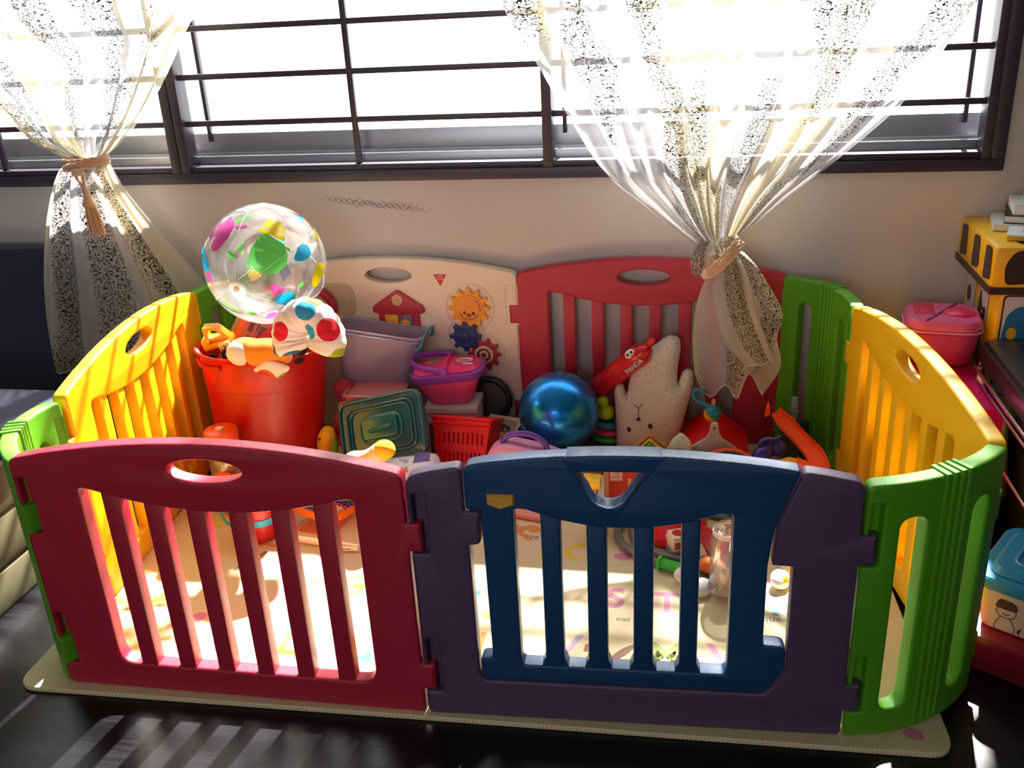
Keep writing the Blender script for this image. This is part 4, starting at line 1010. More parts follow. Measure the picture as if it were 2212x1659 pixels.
def stack_rings():
    t = thing('stacking_rings', 'coloured ring stacking toy with yellow ball tops behind the blue ball', 'stacking toy', T(.250, 1.172, .0145, ry=2))
    for k, (r, z, c, n) in enumerate(((.052, .052, '#35a845', 'green'), (.047, .074, '#e0407c', 'pink'), (.042, .094, '#2f7f98', 'teal'))):
        mb = MB(); mb.tube([(r * .62 * math.cos(2 * PI * i / 30), r * .62 * math.sin(2 * PI * i / 30), z) for i in range(30)], r * .38, P('ring_' + n, c, .4), seg=12, closed=True, sq=(1, .6)); mb.build('ring', t)['label'] = n + ' ring'
    mb = MB(); mb.cyl(.058, 0, .038, P('ring_base', '#7a2c2c', .5), b=.006); mb.build('base', t)
    m = P('ring_ball_yellow', '#d8d81c', .4)
    mb = MB(); mb.ball((-.008, 0, .128), (.026, .024, .024), m); mb.build('ball', t)
    mb = MB(); mb.ball((-.018, 0, .162), (.018, .018, .018), m); mb.build('ball', t)
stack_rings()
o = MB().box(-.05, .05, -.03, .03, 0, .10, P('toy_bin_blue', '#2a5c72', .5), r=.006).build('toy_bin', None, T(.335, 1.215, .0145)); tag(o, 'small dark blue box behind the stacking rings', 'box')

def play_house():
    t = thing('toy_kennel', 'toy house with red roof and pale pink arched front beside the dotted cushion', 'toy house', T(.562, 1.045, .0145, rx=0, rz=0))
    m_f = P('kennel_pink', '#e8c8c8', .4); m_r = P('kennel_roof', '#ee1420', .35)
    mb = MB(); arch = [(.034 * math.cos(a), .012 + .078 * math.sin(a), 0) for a in [PI * i / 20 for i in range(21)]]
    mb.ext([rpoly([(-.072, 0, .004), (.072, 0, .004), (.078, .085, .012), (.066, .112, .02), (.014, .148, .02), (.010, .190, .008), (-.010, .190, .008), (-.014, .148, .02), (-.066, .112, .02), (-.078, .085, .012)], .01, 5), arch], .012, m_f, T(0, -.060, 0), bevel=.003)
    mb.ext([[(-.055, 0), (.055, 0), (.055, .09), (0, .135), (-.055, .09)]], .012, m_f, T(0, .12, 0))
    for s in (-1, 1): mb.box(s * .055 - .004, s * .055 + .004, -.055, .125, 0, .10, m_f)
    mb.build('wall', t)
    for s in (-1, 1):
        mb = MB(); mb.ext([[(0, .150), (s * .098, .072), (s * .094, .064), (0, .138)][::s]], .205, m_r, T(0, -.054, 0), bevel=.002)
        mb.build('roof_side', t)
    mb = MB(); mb.cyl(.003, 0, .004, m_ink, T(0, -.0605, .176) @ T(rx=90)); mb.build('screw', t)
    mb = MB(); mb.box(-.006, .006, .135, .145, .13, .175, m_f, r=.003); mb.build('post', t)
    # rattle lying on the roof
    t = thing('toy_rattle', 'blue and yellow round rattle with a hooked handle resting on the red toy roof', 'rattle', T(.556, 1.045, .206))
    m_b = P('rattle_blue', '#1586a8', .3); m_y = P('rattle_yellow', '#f2a010', .35)
    mb = MB(); mb.lathe([(1e-4, 0), (.012, .0015), (.0195, .009), (.023, .018), (.0235, .024)], m_y, T(0, 0, 0, ry=35, rx=10) @ T(0, 0, -.023), seg=24)
    mb.build('lower_half', t, angle=180)['label'] = 'yellow half'
    mb = MB(); mb.lathe([(.0235, .022), (.023, .028), (.0195, .038), (.012, .0450), (1e-4, .047)], m_b, T(0, 0, 0, ry=35, rx=10) @ T(0, 0, -.023), seg=24)
    mb.build('upper_half', t, angle=180)['label'] = 'blue half'
    mb = MB(); mb.tube(spline([(-.006, .01, .018), (-.035, .03, .022), (-.052, .04, .034), (-.050, .04, .052), (-.034, .035, .056), (-.024, .03, .048)], 6), .0055, m_b, seg=10); mb.build('handle', t)
play_house()

def track():
    m = P('track_orange', '#ff5410', .38)
    t = thing('toy_track', 'orange curved toy car track rising from the mat at the right side', 'toy track', T(.80, .88, .0))
    P0 = [Vector(p) for p in ((-.076, .135, .216), (-.058, .125, .198), (-.034, .095, .180), (-.004, .060, .160), (.020, .020, .145), (.030, -.030, .120), (.022, -.080, .085), (.0, -.12, .05))]
    path = spline(P0, 6); n = len(path)
    rings = []
    for i, p in enumerate(path):
        d = (path[min(i + 1, n - 1)] - path[max(i - 1, 0)]); d.z = 0; d.normalize(); s = Vector((-d.y, d.x, 0)); s.normalize()
        w_ = .026; h = .011; th = .0022
        prof = [(-w_, h), (-w_, 0), (w_, 0), (w_, h), (w_ - th, h), (w_ - th, th), (-w_ + th, th), (-w_ + th, h)]
        rings.append([p + s * a + Vector((0, 0, b + .012)) for a, b in prof])
    mb = MB(); mb.loft(rings, m); mb.build('track_bed', t)
    mb = MB(); mb.box(-.006, .006, -.006, .006, .0145, .145, m, T(.020, .02, 0)); mb.build('support_post', t)
    mb = MB(); mb.ext([rpoly([(-.012, -.02), (.004, -.012), (.000, .022), (-.004, .03)], .004, 3)], .004, m, T(-.094, .130, .235)); mb.build('end_clip', t)
    t = thing('toy_dragon', 'dark purple toy figure with a curved tail under the orange track', 'toy figure', T(.705, .90, .0145, rz=0))
    mv = P('dragon_purple', '#34207c', .35)
    mb = MB(); mb.tube(spline([(-.022, 0, 0), (-.026, 0, .06), (-.022, -.01, .135), (-.002, 0, .158), (.016, 0, .150)], 5), [.03] * 8 + [.026] * 5 + [.02] * 4 + [.012] * 4, mv, seg=14); mb.build('body', t, angle=180)
    mb = MB(); mb.tube(spline([(-.02, 0, .15), (-.028, 0, .172), (-.012, 0, .188), (.012, 0, .190), (.036, 0, .208)], 5), [.004] * 6 + [.006] * 8 + [.004] * 4 + [.001] * 3, mv, seg=8); mb.build('tail', t)
    for k in range(3):
        mb = MB(); mb.box(-.03, .0, -.032, -.026, .125 + k * .012, .131 + k * .012, P('dragon_light', '#5a50a8', .4) if k == 0 else MATS['dragon_light'], T(ry=-12), r=.001); mb.build('stripe', t)
    mb = MB(); mb.ball((.022, 0, .162), (.020, .016, .024), mv); mb.build('head', t, angle=180)
    t = thing('toy_launcher', 'yellow and orange toy track part in front of the orange track', 'toy part', T(.757, .80, .028))
    mb = MB(); mb.ext([rpoly([(-.040, .125), (.044, .125), (.046, .150), (.0, .168), (-.012, .170), (-.040, .160)], .004, 3)], .03, P('launcher_yellow', '#f5a80c', .35), T(0, -.015, 0), bevel=.003); mb.build('launcher_body', t)
    mb = MB(); mb.box(-.035, .04, -.012, .012, -.0135, .128, MATS['launcher_yellow']); mb.build('foot', t)
    mb = MB(); mb.ext([rpoly([(.004, .158), (.046, .146), (.046, .154), (.008, .169)], .002, 3)], .033, m, T(0, -.0165, 0), bevel=.001); mb.build('slide', t)
track()
def clip_toy():
    t = thing('toy_robot', 'small pale blue plastic toy hanging in the slot of the green back corner', 'toy', T(.783, 1.115, .150))
    m = P('pale_blue_plastic', '#7f9fc0', .4)
    for z0, z1, w_ in ((.050, .082, .009), (.036, .049, .011), (.0, .034, .008)):
        mb = MB(); mb.box(-w_, w_, -.008, .008, z0, z1, m, r=.002); mb.build('segment', t)
clip_toy()
t = thing('storage_tub', 'dark green box on the mat in the back right corner', 'box', T(.79, 1.118, .0145, rz=-25)); t.name = 'dark_box'
MB().box(-.03, .03, -.035, .035, 0, .135, P('box_dark_green', '#1f3a2c', .5), r=.004).build('box_body', t)

# ------------------------------------------------------------------ left heap
def left_heap():
    t = thing('plush_caterpillar', 'multicoloured knitted soft toy squeezed between the red tub and the teal box', 'soft toy', T(-.528, 1.03, .03))
    path = spline([(.0, -.04, .04), (-.012, -.01, .10), (.008, .02, .16), (-.01, .05, .21)], 2)
    cols = ['#e8b020', '#d85a3c', '#b83a4c', '#c85a3a', '#c8a83c', '#8c2a4a', '#a82c3c']
    for k, p in enumerate(path):
        mb = MB(); mb.ball(tuple(p), (.034, .03, .028), P('knit_%d' % k, cols[k % 7], .9, bump=.8, bscale=250)); mb.build('segment', t, angle=180)
    t = thing('plush_giraffe', 'yellow soft toy animal with black eyes beside the foot of the red tub', 'soft toy', T(-.555, .955, .05))
    m = P('plush_yellow', '#f5b81c', .85, bump=.3, bscale=300)
    mb = MB(); mb.tube(spline([(-.006, -.02, .03), (-.004, -.02, .065), (.004, -.01, .10), (.016, 0, .115)], 5), [.018, .020, .022, .024, .025, .026, .027, .027, .027, .026, .025, .023, .020, .016, .010, .004], m, seg=16); mb.build('head', t, angle=180)
    mb = MB(); mb.ball((-.012, -.040, .095), .0038, m_ink); mb.build('eye', t)
    mb = MB(); mb.ball((.016, .0, .015), (.032, .03, .04), m); mb.build('body', t, angle=180)
    mb = MB(); mb.ball((.020, -.02, .062), (.014, .014, .032), P('plush_green', '#7fbf3a', .85)); mb.build('scarf', t, angle=180)
    # hand puppet lying on pillow
    t = thing('rag_doll', 'pale and yellow soft doll lying behind the end of the red front panel', 'soft toy', T(-.322, .705, .105, ry=0))
    mp_ = P('plush_peach', '#fbdca8', .85, bump=.2, bscale=300); my_ = P('plush_gold', '#ffca1c', .85, bump=.3, bscale=300)
    mb = MB(); mb.tube(spline([(-.07, .01, .070), (-.04, 0, .088), (.0, 0, .105), (.028, -.004, .122)], 6), [.030, .032, .034, .034, .033, .031, .028, .026, .024, .023, .023, .024, .025, .026, .027, .028, .027, .024, .018], mp_, seg=18); mb.build('body', t, angle=180)
    mb = MB(); mb.ball((.030, -.002, .124), (.030, .028, .027), my_); mb.build('head_cap', t, angle=180)['label'] = 'yellow cap'
    mb = MB(); mb.ball((-.075, 0, .062), (.02, .02, .018), P('plush_paleblue', '#a8c0f0', .85)); mb.build('collar', t, angle=180)
    # nappy pack
    t = thing('nappy_pack', 'white and purple plastic pack with orange writing lying under the yellow doll', 'pack', T(-.262, .775, .072, rz=22, rx=10, s=.82))
    mw = P('pack_white', '#ece4ea', .35); mv = P('pack_purple', '#5a2c80', .35); mo_ = P('pack_orange', '#e8641c', .4)
    mb = puff([(x, z) for x, z in rpoly([(-.12, -.075), (.12, -.075), (.12, .075), (-.12, .075)], .03, 5)], .11, mw, edge=.05, step=.018)
    mb.v = [Vector((v.x, v.z, v.y + .055)) for v in mb.v]; mb.build('pack_body', t, angle=180)
    Fm = lambda x, y, a=0, z=.1105: Matrix.Translation((x, y, z)) @ Matrix.Rotation(R(a), 4, 'Z') @ Matrix.Rotation(R(-90), 4, 'X')
    mb = MB(); mb.ext([rpoly([(-.025, -.03), (.03, -.02), (.03, .03), (-.02, .028)], .004, 3)], .0006, mv, Fm(.052, .02, -10)); mb.build('print_patch', t)
    mb = MB(); mb.ext([rpoly([(-.018, -.03), (.014, -.04), (.02, .04), (-.022, .03)], .006, 3)], .0006, mv, Fm(-.080, -.01, 10)); mb.build('print_patch', t)
    mb = MB(); mb.text('st', .042, mo_, Fm(-.012, -.035, 90), bold=.001); mb.text('baby', .016, mo_, Fm(-.035, -.04, 90)); mb.build('lettering', t)
    mb = MB()
    r_ = random.Random(5)
    for k in range(9):
        c = Vector((-.035 + r_.uniform(-.02, .075), .025 + r_.uniform(-.02, .03), .1112)); rr = r_.uniform(.004, .011)
        mb.tube([c + Vector((rr * math.cos(2 * PI * i / 14), rr * .8 * math.sin(2 * PI * i / 14), 0)) for i in range(14)], .0005, m_ink, seg=4, closed=True)
    mb.build('line_drawing', t)
    # crumpled cloth in front of the tub
    t = thing('folded_cloth', 'white printed cloth lying at the foot of the red tub', 'cloth', T(-.50, .80, .0145, rz=-10))
    mb = MB(); n = 24; rings = []
    for i in range(n + 1):
        x = -.11 + .22 * i / n
        rings.append([(x, y, max(0.001, .105 * (1 - (x / .115) ** 2) ** .5 * (1 - (y / .075) ** 2) ** .5 if abs(x) < .114 and abs(y) < .074 else .001) + .006 * math.sin(30 * x + 12 * y)) for y in [-.075 + .15 * j / 14 for j in range(15)]])
    mb.loft(rings, m_paper, cap0=False, cap1=False, closed=False); mb.build('cloth', t, angle=180)
    for x, y, c in ((-.04, -.02, '#e0603c'), (.03, -.03, '#d88840')):
        mb = MB(); mb.ball((x, y, .098), (.018, .012, .003), P('cloth_print' + c, c, .8)); mb.build('print_spot', t)
    # yellow edge seen at the joint of red and purple panels
    t = thing('yellow_bowl', 'yellow toy bowl just behind the joint of the red and purple front panels', 'toy bowl', T(-.085, .13, .0145)); t.name = 'toy_bowl'
    return t
t_ = left_heap()
MB().lathe([(.0, .0), (.03, .0), (.05, .02), (.058, .05), (.056, .05), (.047, .022), (.0, .004)], m_yel, seg=32).build('bowl_body', t_)
t_['label'] = 'yellow toy bowl on the mat behind the red front panel'

# ------------------------------------------------------------------ things seen through the bars
def jar(name, label, M, r, h, body, lidm=None, lid_h=.03, cat='jar'):
    t = thing(name, label, cat, M)
    mb = MB(); mb.lathe([(0, .002), (r * .9, .002), (r, .012), (r, h * .80), (r * .86, h * .88), (r * .86, h), (r * .83, h), (r * .83, h * .88), (r * .97, h * .79), (r * .97, .014), (r * .87, .005), (0, .005)], body, seg=44); mb.build('jar_body', t)
    if lidm:
        mb = MB(); mb.cyl(r * 1.0, h - lid_h * .6, h + lid_h * .4, lidm, b=.005, seg=44); mb.build('lid', t)
    return t
m_clr = CLEAR('clear_pet', '#ffe8d8', body=.16, gloss=.10, rough=.08)
t = jar('snack_jar', 'clear jar with an orange screw lid standing beside the red tub', T(-.768, .730, .0145), .045, .225, m_clr, m_orange, .05)
mb = MB(); mb.ext([rpoly([(-.018, -.035), (.02, -.035), (.02, .02), (-.018, .02)], .004, 3)], .002, m_orange, T(.012, -.047, .115)); mb.build('label_sticker', t)
mb = MB(); mb.box(-.012, .008, -.002, .002, 0, .02, m_whitep, T(0, 0, 0)); mb.v = [Vector((v.x, v.z - .01, .246 + v.y)) for v in mb.v]; mb.build('price_tag', t)
mb = MB(); mb.box(-.03, .04, -.02, .02, 0, .09, P('snack_yellow', '#f2a830', .6), T(0, 0, .01), r=.01); mb.build('contents', t)
t = jar('plastic_jar', 'clear plastic jar without lid holding orange and grey bits, behind the gate bars', T(.600, .47, .0145, rx=-9, rz=0) @ Matrix.Translation((0, 0, .008)), .052, .155, m_clr)
m_pc = P('peach_toy', '#f0a07c', .5); m_gb_ = P('grey_bit', '#a89a8c', .5); m_cr = P('coral_toy', '#e86a5c', .5)
for k, (x, y, z, m_, s_) in enumerate(((-.015, -.01, .03, m_pc, .026), (.018, 0, .035, m_pc, .022), (0, -.02, .07, m_gb_, .016), (.0, .01, .075, m_pc, .024), (-.01, .0, .11, m_cr, .024), (.015, .0, .105, m_pc, .022))):
    mb = MB(); mb.ball((x, y, z), (s_, s_ * .8, s_ * .9), m_, seg=14, rows=8); mb.build('filling_piece', t, angle=180)
mb = MB()
for z in (.138, .145): mb.tube([(.0455 * math.cos(2 * PI * i / 40), .0455 * math.sin(2 * PI * i / 40), z) for i in range(40)], .0014, P('jar_thread', '#ffffff', .2) if z < .14 else MATS['jar_thread'], seg=6, closed=True)
mb.build('screw_thread', t)

t = thing('toy_bucket', 'small red toy bucket with a blue band on the mat near the abacus', 'toy bucket', T(-.625, .60, .0145))
mb = MB(); mb.lathe([(0, .002), (.045, .0), (.05, .004), (.062, .095), (.066, .097), (.066, .102), (.058, .102), (.047, .008), (0, .006)], m_redp, seg=40); mb.build('bucket_body', t)
mb = MB(); mb.lathe([(.0573, .052), (.0588, .052), (.0612, .072), (.0600, .072)], P('band_blue', '#28a8d8', .35), seg=40); mb.build('band', t)
mb = MB(); mb.tube([(.066 * math.cos(PI * i / 20), -.03 * math.sin(PI * i / 20) - .02, .095 - .05 * math.sin(PI * i / 20)) for i in range(21)], .004, P('handle_teal', '#4aa0a8', .35), T(-.03, 0, 0), seg=8); mb.build('handle', t)
mb = MB(); mb.cyl(.056, .096, .104, m_yel); mb.build('lid', t)['label'] = 'yellow lid'

def abacus():
    M = T(-.462, .665, .0145, rz=-24, rx=-4) @ Matrix.Translation((0, 0, .055))
    t = thing('abacus', 'orange framed abacus with rows of coloured beads lying on a picture book', 'abacus', M)
    m = P('abacus_orange', '#ff6a12', .4); W_, D_ = .078, .062
    for x0, x1, y0_, y1_ in ((-W_, W_, -D_, -D_ + .010), (-W_, W_, D_ - .010, D_), (-W_, -W_ + .010, -D_, D_), (W_ - .010, W_, -D_, D_)):
        mb = MB(); mb.box(x0, x1, y0_, y1_, -.010, .010, m, r=.003); mb.build('frame_rail', t)
    cols = ['#4a4ad0', '#1e8a4c', '#c81e1e', '#f5c80c', '#f2f2f2', '#e02424', '#2a3ac0', '#1c6a3a']
    for k in range(8):
        y = -.046 + .0132 * k; mt = P('bead_%d' % k, cols[k], .25)
        mb = MB(); mb.tube([(-W_ + .005, y, .002), (W_ - .005, y, .002)], .001, m_alu, seg=6); o = mb.build('rod', t)
        first = None
        for j in range(9):
            if j in (4,) and k % 2: continue
            x = -.062 + j * .0137 + (.004 if k % 2 else 0)
            if first is None:
                mb = MB(); mb.ball((0, 0, 0), (.0058, .0058, .0058), mt, seg=10, rows=7); first = mb.build('bead', o, Matrix.Translation((x, y, .002)), angle=180)
            else:
                c = first.copy(); COL.objects.link(c); c.parent = o; c.matrix_basis = Matrix.Translation((x, y, .002))
abacus()
def flat_book(name, label, M, w, d, h, cover, extra=None, cat='book'):
    t = thing(name, label, cat, M)
    mb = MB(); mb.box(-w / 2, w / 2, -d / 2, d / 2, 0, .002, cover); mb.box(-w / 2, w / 2, -d / 2, d / 2, h - .002, h, cover, r=.0005); mb.box(-w / 2, -w / 2 + .002, -d / 2, d / 2, 0, h, cover); mb.build('cover', t)
    mb = MB(); mb.box(-w / 2 + .002, w / 2 - .004, -d / 2 + .003, d / 2 - .003, .002, h - .002, m_paper); mb.build('pages', t)
    if extra: extra(t, h)
    return t
def bk_print(t, h):
    F_ = lambda x, y, a=0: Matrix.Translation((x, y, h + .0003)) @ Matrix.Rotation(R(a), 4, 'Z') @ Matrix.Rotation(R(-90), 4, 'X')
    mb = MB(); mb.ext([rpoly([(-.09, -.06), (.02, -.06), (.02, .05), (-.09, .05)], .01, 3)], .0004, P('book_orange_print', '#f08a4c', .6), F_(0, 0)); mb.build('cover_print', t)
flat_book('picture_book', 'flat picture book with orange cover lying under the abacus', T(-.42, .635, .0145, rz=-8), .20, .155, .022, P('book_cover_cream', '#f2cfa0', .6), bk_print)
o = MB().box(-.05, .05, -.006, .006, 0, .013, m_paper).text('Read Along Stories', .008, m_ink, T(0, -.0066, .0065)).build('booklet', None, T(-.385, .548, .0145, rz=3)); tag(o, 'narrow cream booklet with printed spine in front of the abacus book', 'book')
t = thing('green_plate', 'green toy plate propped behind the abacus', 'toy plate', T(-.42, .80, .016, rx=35)); t.name = 'toy_plate'
MB().lathe([(0, 0), (.05, 0), (.075, .012), (.074, .014), (.05, .003), (0, .003)], P('plate_green', '#8ab024', .4), seg=40).build('plate_body', t)
t = thing('toy_figure', 'small peach coloured toy standing beside the abacus', 'toy figure', T(-.545, .755, .0145))
mb = MB(); mb.lathe([(0, 0), (.022, 0), (.024, .03), (.015, .06), (0, .07)], P('peach_plastic', '#f0c0a0', .5), seg=20); mb.build('body', t)
mb = MB(); mb.ball((0, 0, .075), .014, MATS['peach_plastic'], seg=14); mb.build('head', t, angle=180)
t = thing('toy_block', 'dark purple toy block behind the abacus', 'block', T(-.50, .795, .0145, rz=10))
MB().box(-.03, .03, -.02, .02, 0, .05, P('block_dark', '#2c1c2c', .5), r=.003).build('block_body', t)

# right part seen through the gate
def right_small():
    def book(t, h): pass
    # zoo book standing
    t = thing('zoo_book', 'red and cream book standing open behind the triangular handle hole of the gate', 'book', T(.335, .765, .0145, rz=6, rx=-6))
    t.name = 'picture_book'
    mr = P('zoo_red', '#e03418', .5); mc = P('zoo_cream', '#f8dca0', .6)
    mb = MB(); mb.box(-.055, .055, -.008, .008, 0, .175, mc, r=.001); mb.box(-.056, -.045, -.0085, .0085, 0, .175, P('zoo_spine', '#f4a878', .6)); mb.build('cover', t)
    mb = MB(); mb.ext([rpoly([(-.044, .072), (.054, .04), (.054, .13), (-.044, .166)], .001, 2)], .0006, mr, T(0, -.0088, 0)); mb.build('cover_print', t)
    mb = MB(); mb.box(-.040, -.008, -.0098, -.009, .118, .148, P('zoo_pink', '#f8c0b4', .6)); mb.text('10', .013, mr, T(-.024, -.0102, .140)); mb.text('sounds', .007, mr, T(-.024, -.0102, .130)); mb.build('print_panel', t)
    mb = MB(); mb.text('ZOO', .028, m_ink, T(.030, -.0094, .160)); mb.text('Let us', .010, mr, T(-.004, -.0094, .168)); mb.build('lettering', t)
    for x in (.006, .022):
        mb = MB(); mb.box(x, x + .009, -.0098, -.009, .085, .125, m_yel); mb.build('animal_print', t)
    t = thing('toy_crane', 'yellow toy part on the mat seen through the triangular hole of the gate', 'toy', T(.252, .72, .0145))
    mb = MB(); mb.box(-.024, .024, -.02, .02, .125, .152, m_yel, r=.003); mb.build('top_block', t)
    mb = MB(); mb.box(-.012, .014, -.014, .014, .0, .127, P('crane_gold', '#d8a010', .4), r=.003); mb.build('stem', t)
    mb = MB(); mb.box(.008, .034, -.022, -.008, .098, .108, m_yel, T(ry=-20), r=.002); mb.build('arm', t)
    t = thing('steel_ball', 'silver toy ball beside the yellow toy part behind the gate', 'ball', T(.283, .69, .0145))
    t.name = 'silver_ball'
    mb = MB(); mb.ball((0, 0, .085), .022, P('silver', '#c0c2c8', .25, metal=.9), seg=28); mb.build('ball_body', t, angle=180)
    mb = MB(); mb.cyl(.012, 0, .066, m_alu); mb.build('stand', t)
    t = thing('carton', 'grey and white printed box lying under the yellow toy part', 'box', T(.27, .86, .0145, rz=-10)); t.name = 'carton'
    MB().box(-.07, .07, -.06, .06, 0, .05, P('carton_grey', '#cfc4bc', .6), r=.002).build('box_body', t)
    # colourful nested frames
    t = thing('shape_puzzle', 'nested wooden frames in red, yellow and green propped in front of the dotted cushion', 'puzzle', T(.392, .80, .0145, rx=-8))
    for k, (c, w_, y) in enumerate((('#a8703c', .062, 0), ('#c8a83c', .052, -.006), ('#5a8a2c', .041, -.012), ('#e0d8b0', .030, -.018))):
        mb = MB(); mb.ext([[(-w_ - .012, .20 - .006 * k - w_ * .42 - .03), (-w_, .20 - .006 * k - w_ * .42 - .03), (0, .205 - .006 * k), (w_ * .62, .198 - .012 * k - w_ * .3), (w_ * .62 + .008, .204 - .012 * k - w_ * .3), (.002, .213 - .006 * k)]], .022, P('puzzle_%d' % k, c, .6), T(0, y, .015 - k * .004)); mb.build('frame_ring', t)
    mb = MB(); mb.box(-.06, .05, -.01, .02, 0, .185, P('puzzle_back', '#b09468', .7)); mb.build('back_board', t)
    # red bowl, grey tray, dice box
    t = thing('red_bowl', 'shiny red toy bowl turned over on the grey tray behind the gate', 'toy bowl', T(.455, .735, .0145)); t.name = 'toy_bowl'
    MB().lathe([(.095, 0), (.092, .02), (.075, .055), (.045, .078), (1e-4, .085)], P('bowl_red', '#f0281a', .15, coat=.5), seg=48).build('bowl_body', t, angle=180)
    t = thing('grey_tray', 'grey oval toy track loop on the mat around the red bowl', 'toy track', T(.50, .70, .0145)); t.name = 'toy_road'
    for rr in (.142, .180):
        mb = MB(); mb.tube([(rr * math.cos(2 * PI * i / 60), rr * .82 * math.sin(2 * PI * i / 60), .010) for i in range(60)], .011, P('road_grey', '#6a6a6c', .5) if rr < .15 else MATS['road_grey'], seg=8, closed=True, sq=(1, .7)); mb.build('road_loop', t)
    t = thing('black_tray', 'dark grey round toy tray standing on edge behind the clear jar', 'tray', T(.60, .80, .0145, rx=-30)); t.name = 'toy_tray'
    mb = MB(); mb.lathe([(0, 0), (.085, 0), (.092, .006), (.085, .012), (.0, .010)], P('tray_black', '#2b2c30', .45), T(0, 0, .092, rx=90), seg=44); mb.build('tray_body', t)
    mb = MB(); mb.tube([(.090 * math.cos(PI * i / 24), -.005, .092 + .090 * math.sin(PI * i / 24)) for i in range(25)], .006, P('tray_orange', '#e8541c', .4), seg=8); mb.build('rim', t)
    t = thing('tea_box', 'little cream and red picture cube beside the red bowl', 'toy block', T(.474, .625, .032, rz=24)); t.name = 'picture_cube'
    mb = MB(); mb.box(-.021, .021, -.021, .021, 0, .040, P('cube_cream', '#f6e0b8', .5), r=.002); mb.build('cube_body', t)
    mb = MB(); mb.ext([ellipse(0, 0, .015, .015)], .0006, m_redp, Matrix.Translation((0, 0, .0403)) @ T(rx=-90)); mb.build('top_print', t)
    mb = MB(); mb.text('Choo-Train', .0075, m_ink, T(0, -.0212, .034)); mb.build('lettering', t)
    mb = MB(); mb.box(-.016, .016, -.0215, -.0209, .006, .026, P('cube_rust', '#c0502c', .5)); mb.build('side_print', t)
    mb = MB(); mb.box(-.022, .022, -.022, .022, -.018, 0, P('cube_foot', '#8a8c90', .5)); mb.build('foot', t)
    t = thing('toy_marker', 'green six sided toy whistle on the mat', 'toy whistle', T(.462, .545, .0285, rz=-22)); t.name = 'toy_whistle'
    mg = P('whistle_green', '#3fc43a', .35)
    mb = MB(); mb.lathe([(0, -.028), (.014, -.028), (.014, .030), (0, .030)], mg, T(ry=90), seg=6); mb.build('barrel', t, angle=20)
    mb = MB(); mb.lathe([(0, -.034), (.018, -.034), (.018, -.027), (0, -.027)], mg, T(ry=90), seg=24); mb.build('end_cap', t)
    # heart + orange toys
    t = thing('red_heart', 'bright red heart shaped toy leaning on orange toy food behind the clear jar', 'toy', T(.553, .595, .030, rx=-30, rz=-10)); t.name = 'toy_heart'
    mb = MB(); mb.ext([rpoly([(0, -.01, .006), (.040, .045, .02), (.028, .075, .02), (0, .062, .01), (-.028, .075, .02), (-.036, .045, .02)], .015, 6)], .018, m_redp, bevel=.006, res=3); mb.build('heart_body', t)
    t = thing('toy_carrot', 'orange toy food lying beside the red heart toy', 'toy food', T(.553, .545, .036)); t.name = 'toy_food'
    mb = MB(); mb.ball((0, 0, 0), (.030, .024, .022), P('food_orange', '#ee7c2c', .45)); mb.build('food_body', t, angle=180)
    t = thing('toy_leaf', 'dark green toy leaf lying under the orange toy food', 'toy food', T(.57, .515, .0145, rz=-20)); t.name = 'toy_leaf_piece'
    MB().ext([rpoly([(-.045, -.02), (.045, -.02), (.05, .02), (-.04, .02)], .012, 4)], .006, P('leaf_green', '#4a7a2c', .5), T(0, 0, .006) @ T(rx=-90)).build('leaf_body', t)
    # toy eggs
    def egg(label, M, lilac=False):
        t = thing('toy_egg', label, 'toy egg', M, 'toy egg halves')
        mw = MATS.get('egg_white') or P('egg_white', '#f4eef8', .35); my = MATS.get('egg_yolk') or P('egg_yolk', '#ffc400', .4)
        mb = MB(); mb.ball((0, 0, .0), (.030, .024, .016), mw); mb.build('egg_white', t, angle=180)
        mb = MB(); mb.ball((-.002, -.006, .008), (.013, .012, .0095), my); mb.build('yolk', t, angle=180)
    egg('white toy egg half with a yellow yolk on the mat right of the clear jar', T(.712, .515, .0295, rx=35, rz=60))
    egg('toy egg half lying farther back, mostly hidden by the purple gate post', T(.745, .56, .0295, rx=30, rz=-20))
    egg('toy egg half lying left of the clear jar', T(.530, .462, .0295, rx=-150, rz=40))
    egg('toy egg half lying beside the green whistle', T(.497, .508, .0295, rx=-160, rz=10))
    t = thing('green_stick', 'thin green and orange toy stick upright behind the right gate stile', 'toy stick', T(.728, .62, .0145)); t.name = 'toy_stick'
    mb = MB(); mb.cyl(.006, 0, .09, m_green, seg=12); mb.build('lower_part', t)
    mb = MB(); mb.cyl(.006, .09, .12, m_orange, seg=12); mb.build('upper_part', t)
    t = thing('pink_book', 'pink picture book lying open behind the left gate bars', 'book', T(.075, .80, .0145, rz=-14)); t.name = 'picture_book'
    mb = MB(); mb.box(-.10, .08, -.055, .055, 0, .012, P('pinkbook', '#f09a90', .6), r=.002); mb.build('cover', t)
    mb = MB(); mb.ext([rpoly([(-.03, -.02), (.03, -.02), (.03, .02), (-.03, .02)], .015, 4)], .0005, P('pinkbook_print', '#d8845c', .6), Matrix.Translation((.0, -.01, .0123)) @ T(rx=-90)); mb.build('cover_print', t)
right_small()
t = thing('shoe_box', 'low beige box carrying the white and purple pack and the yellow capped doll', 'box', T(-.30, .765, .0145, rz=8))
MB().box(-.105, .11, -.065, .065, 0, .052, P('box_beige', '#b89c7c', .7), r=.002).build('box_body', t)
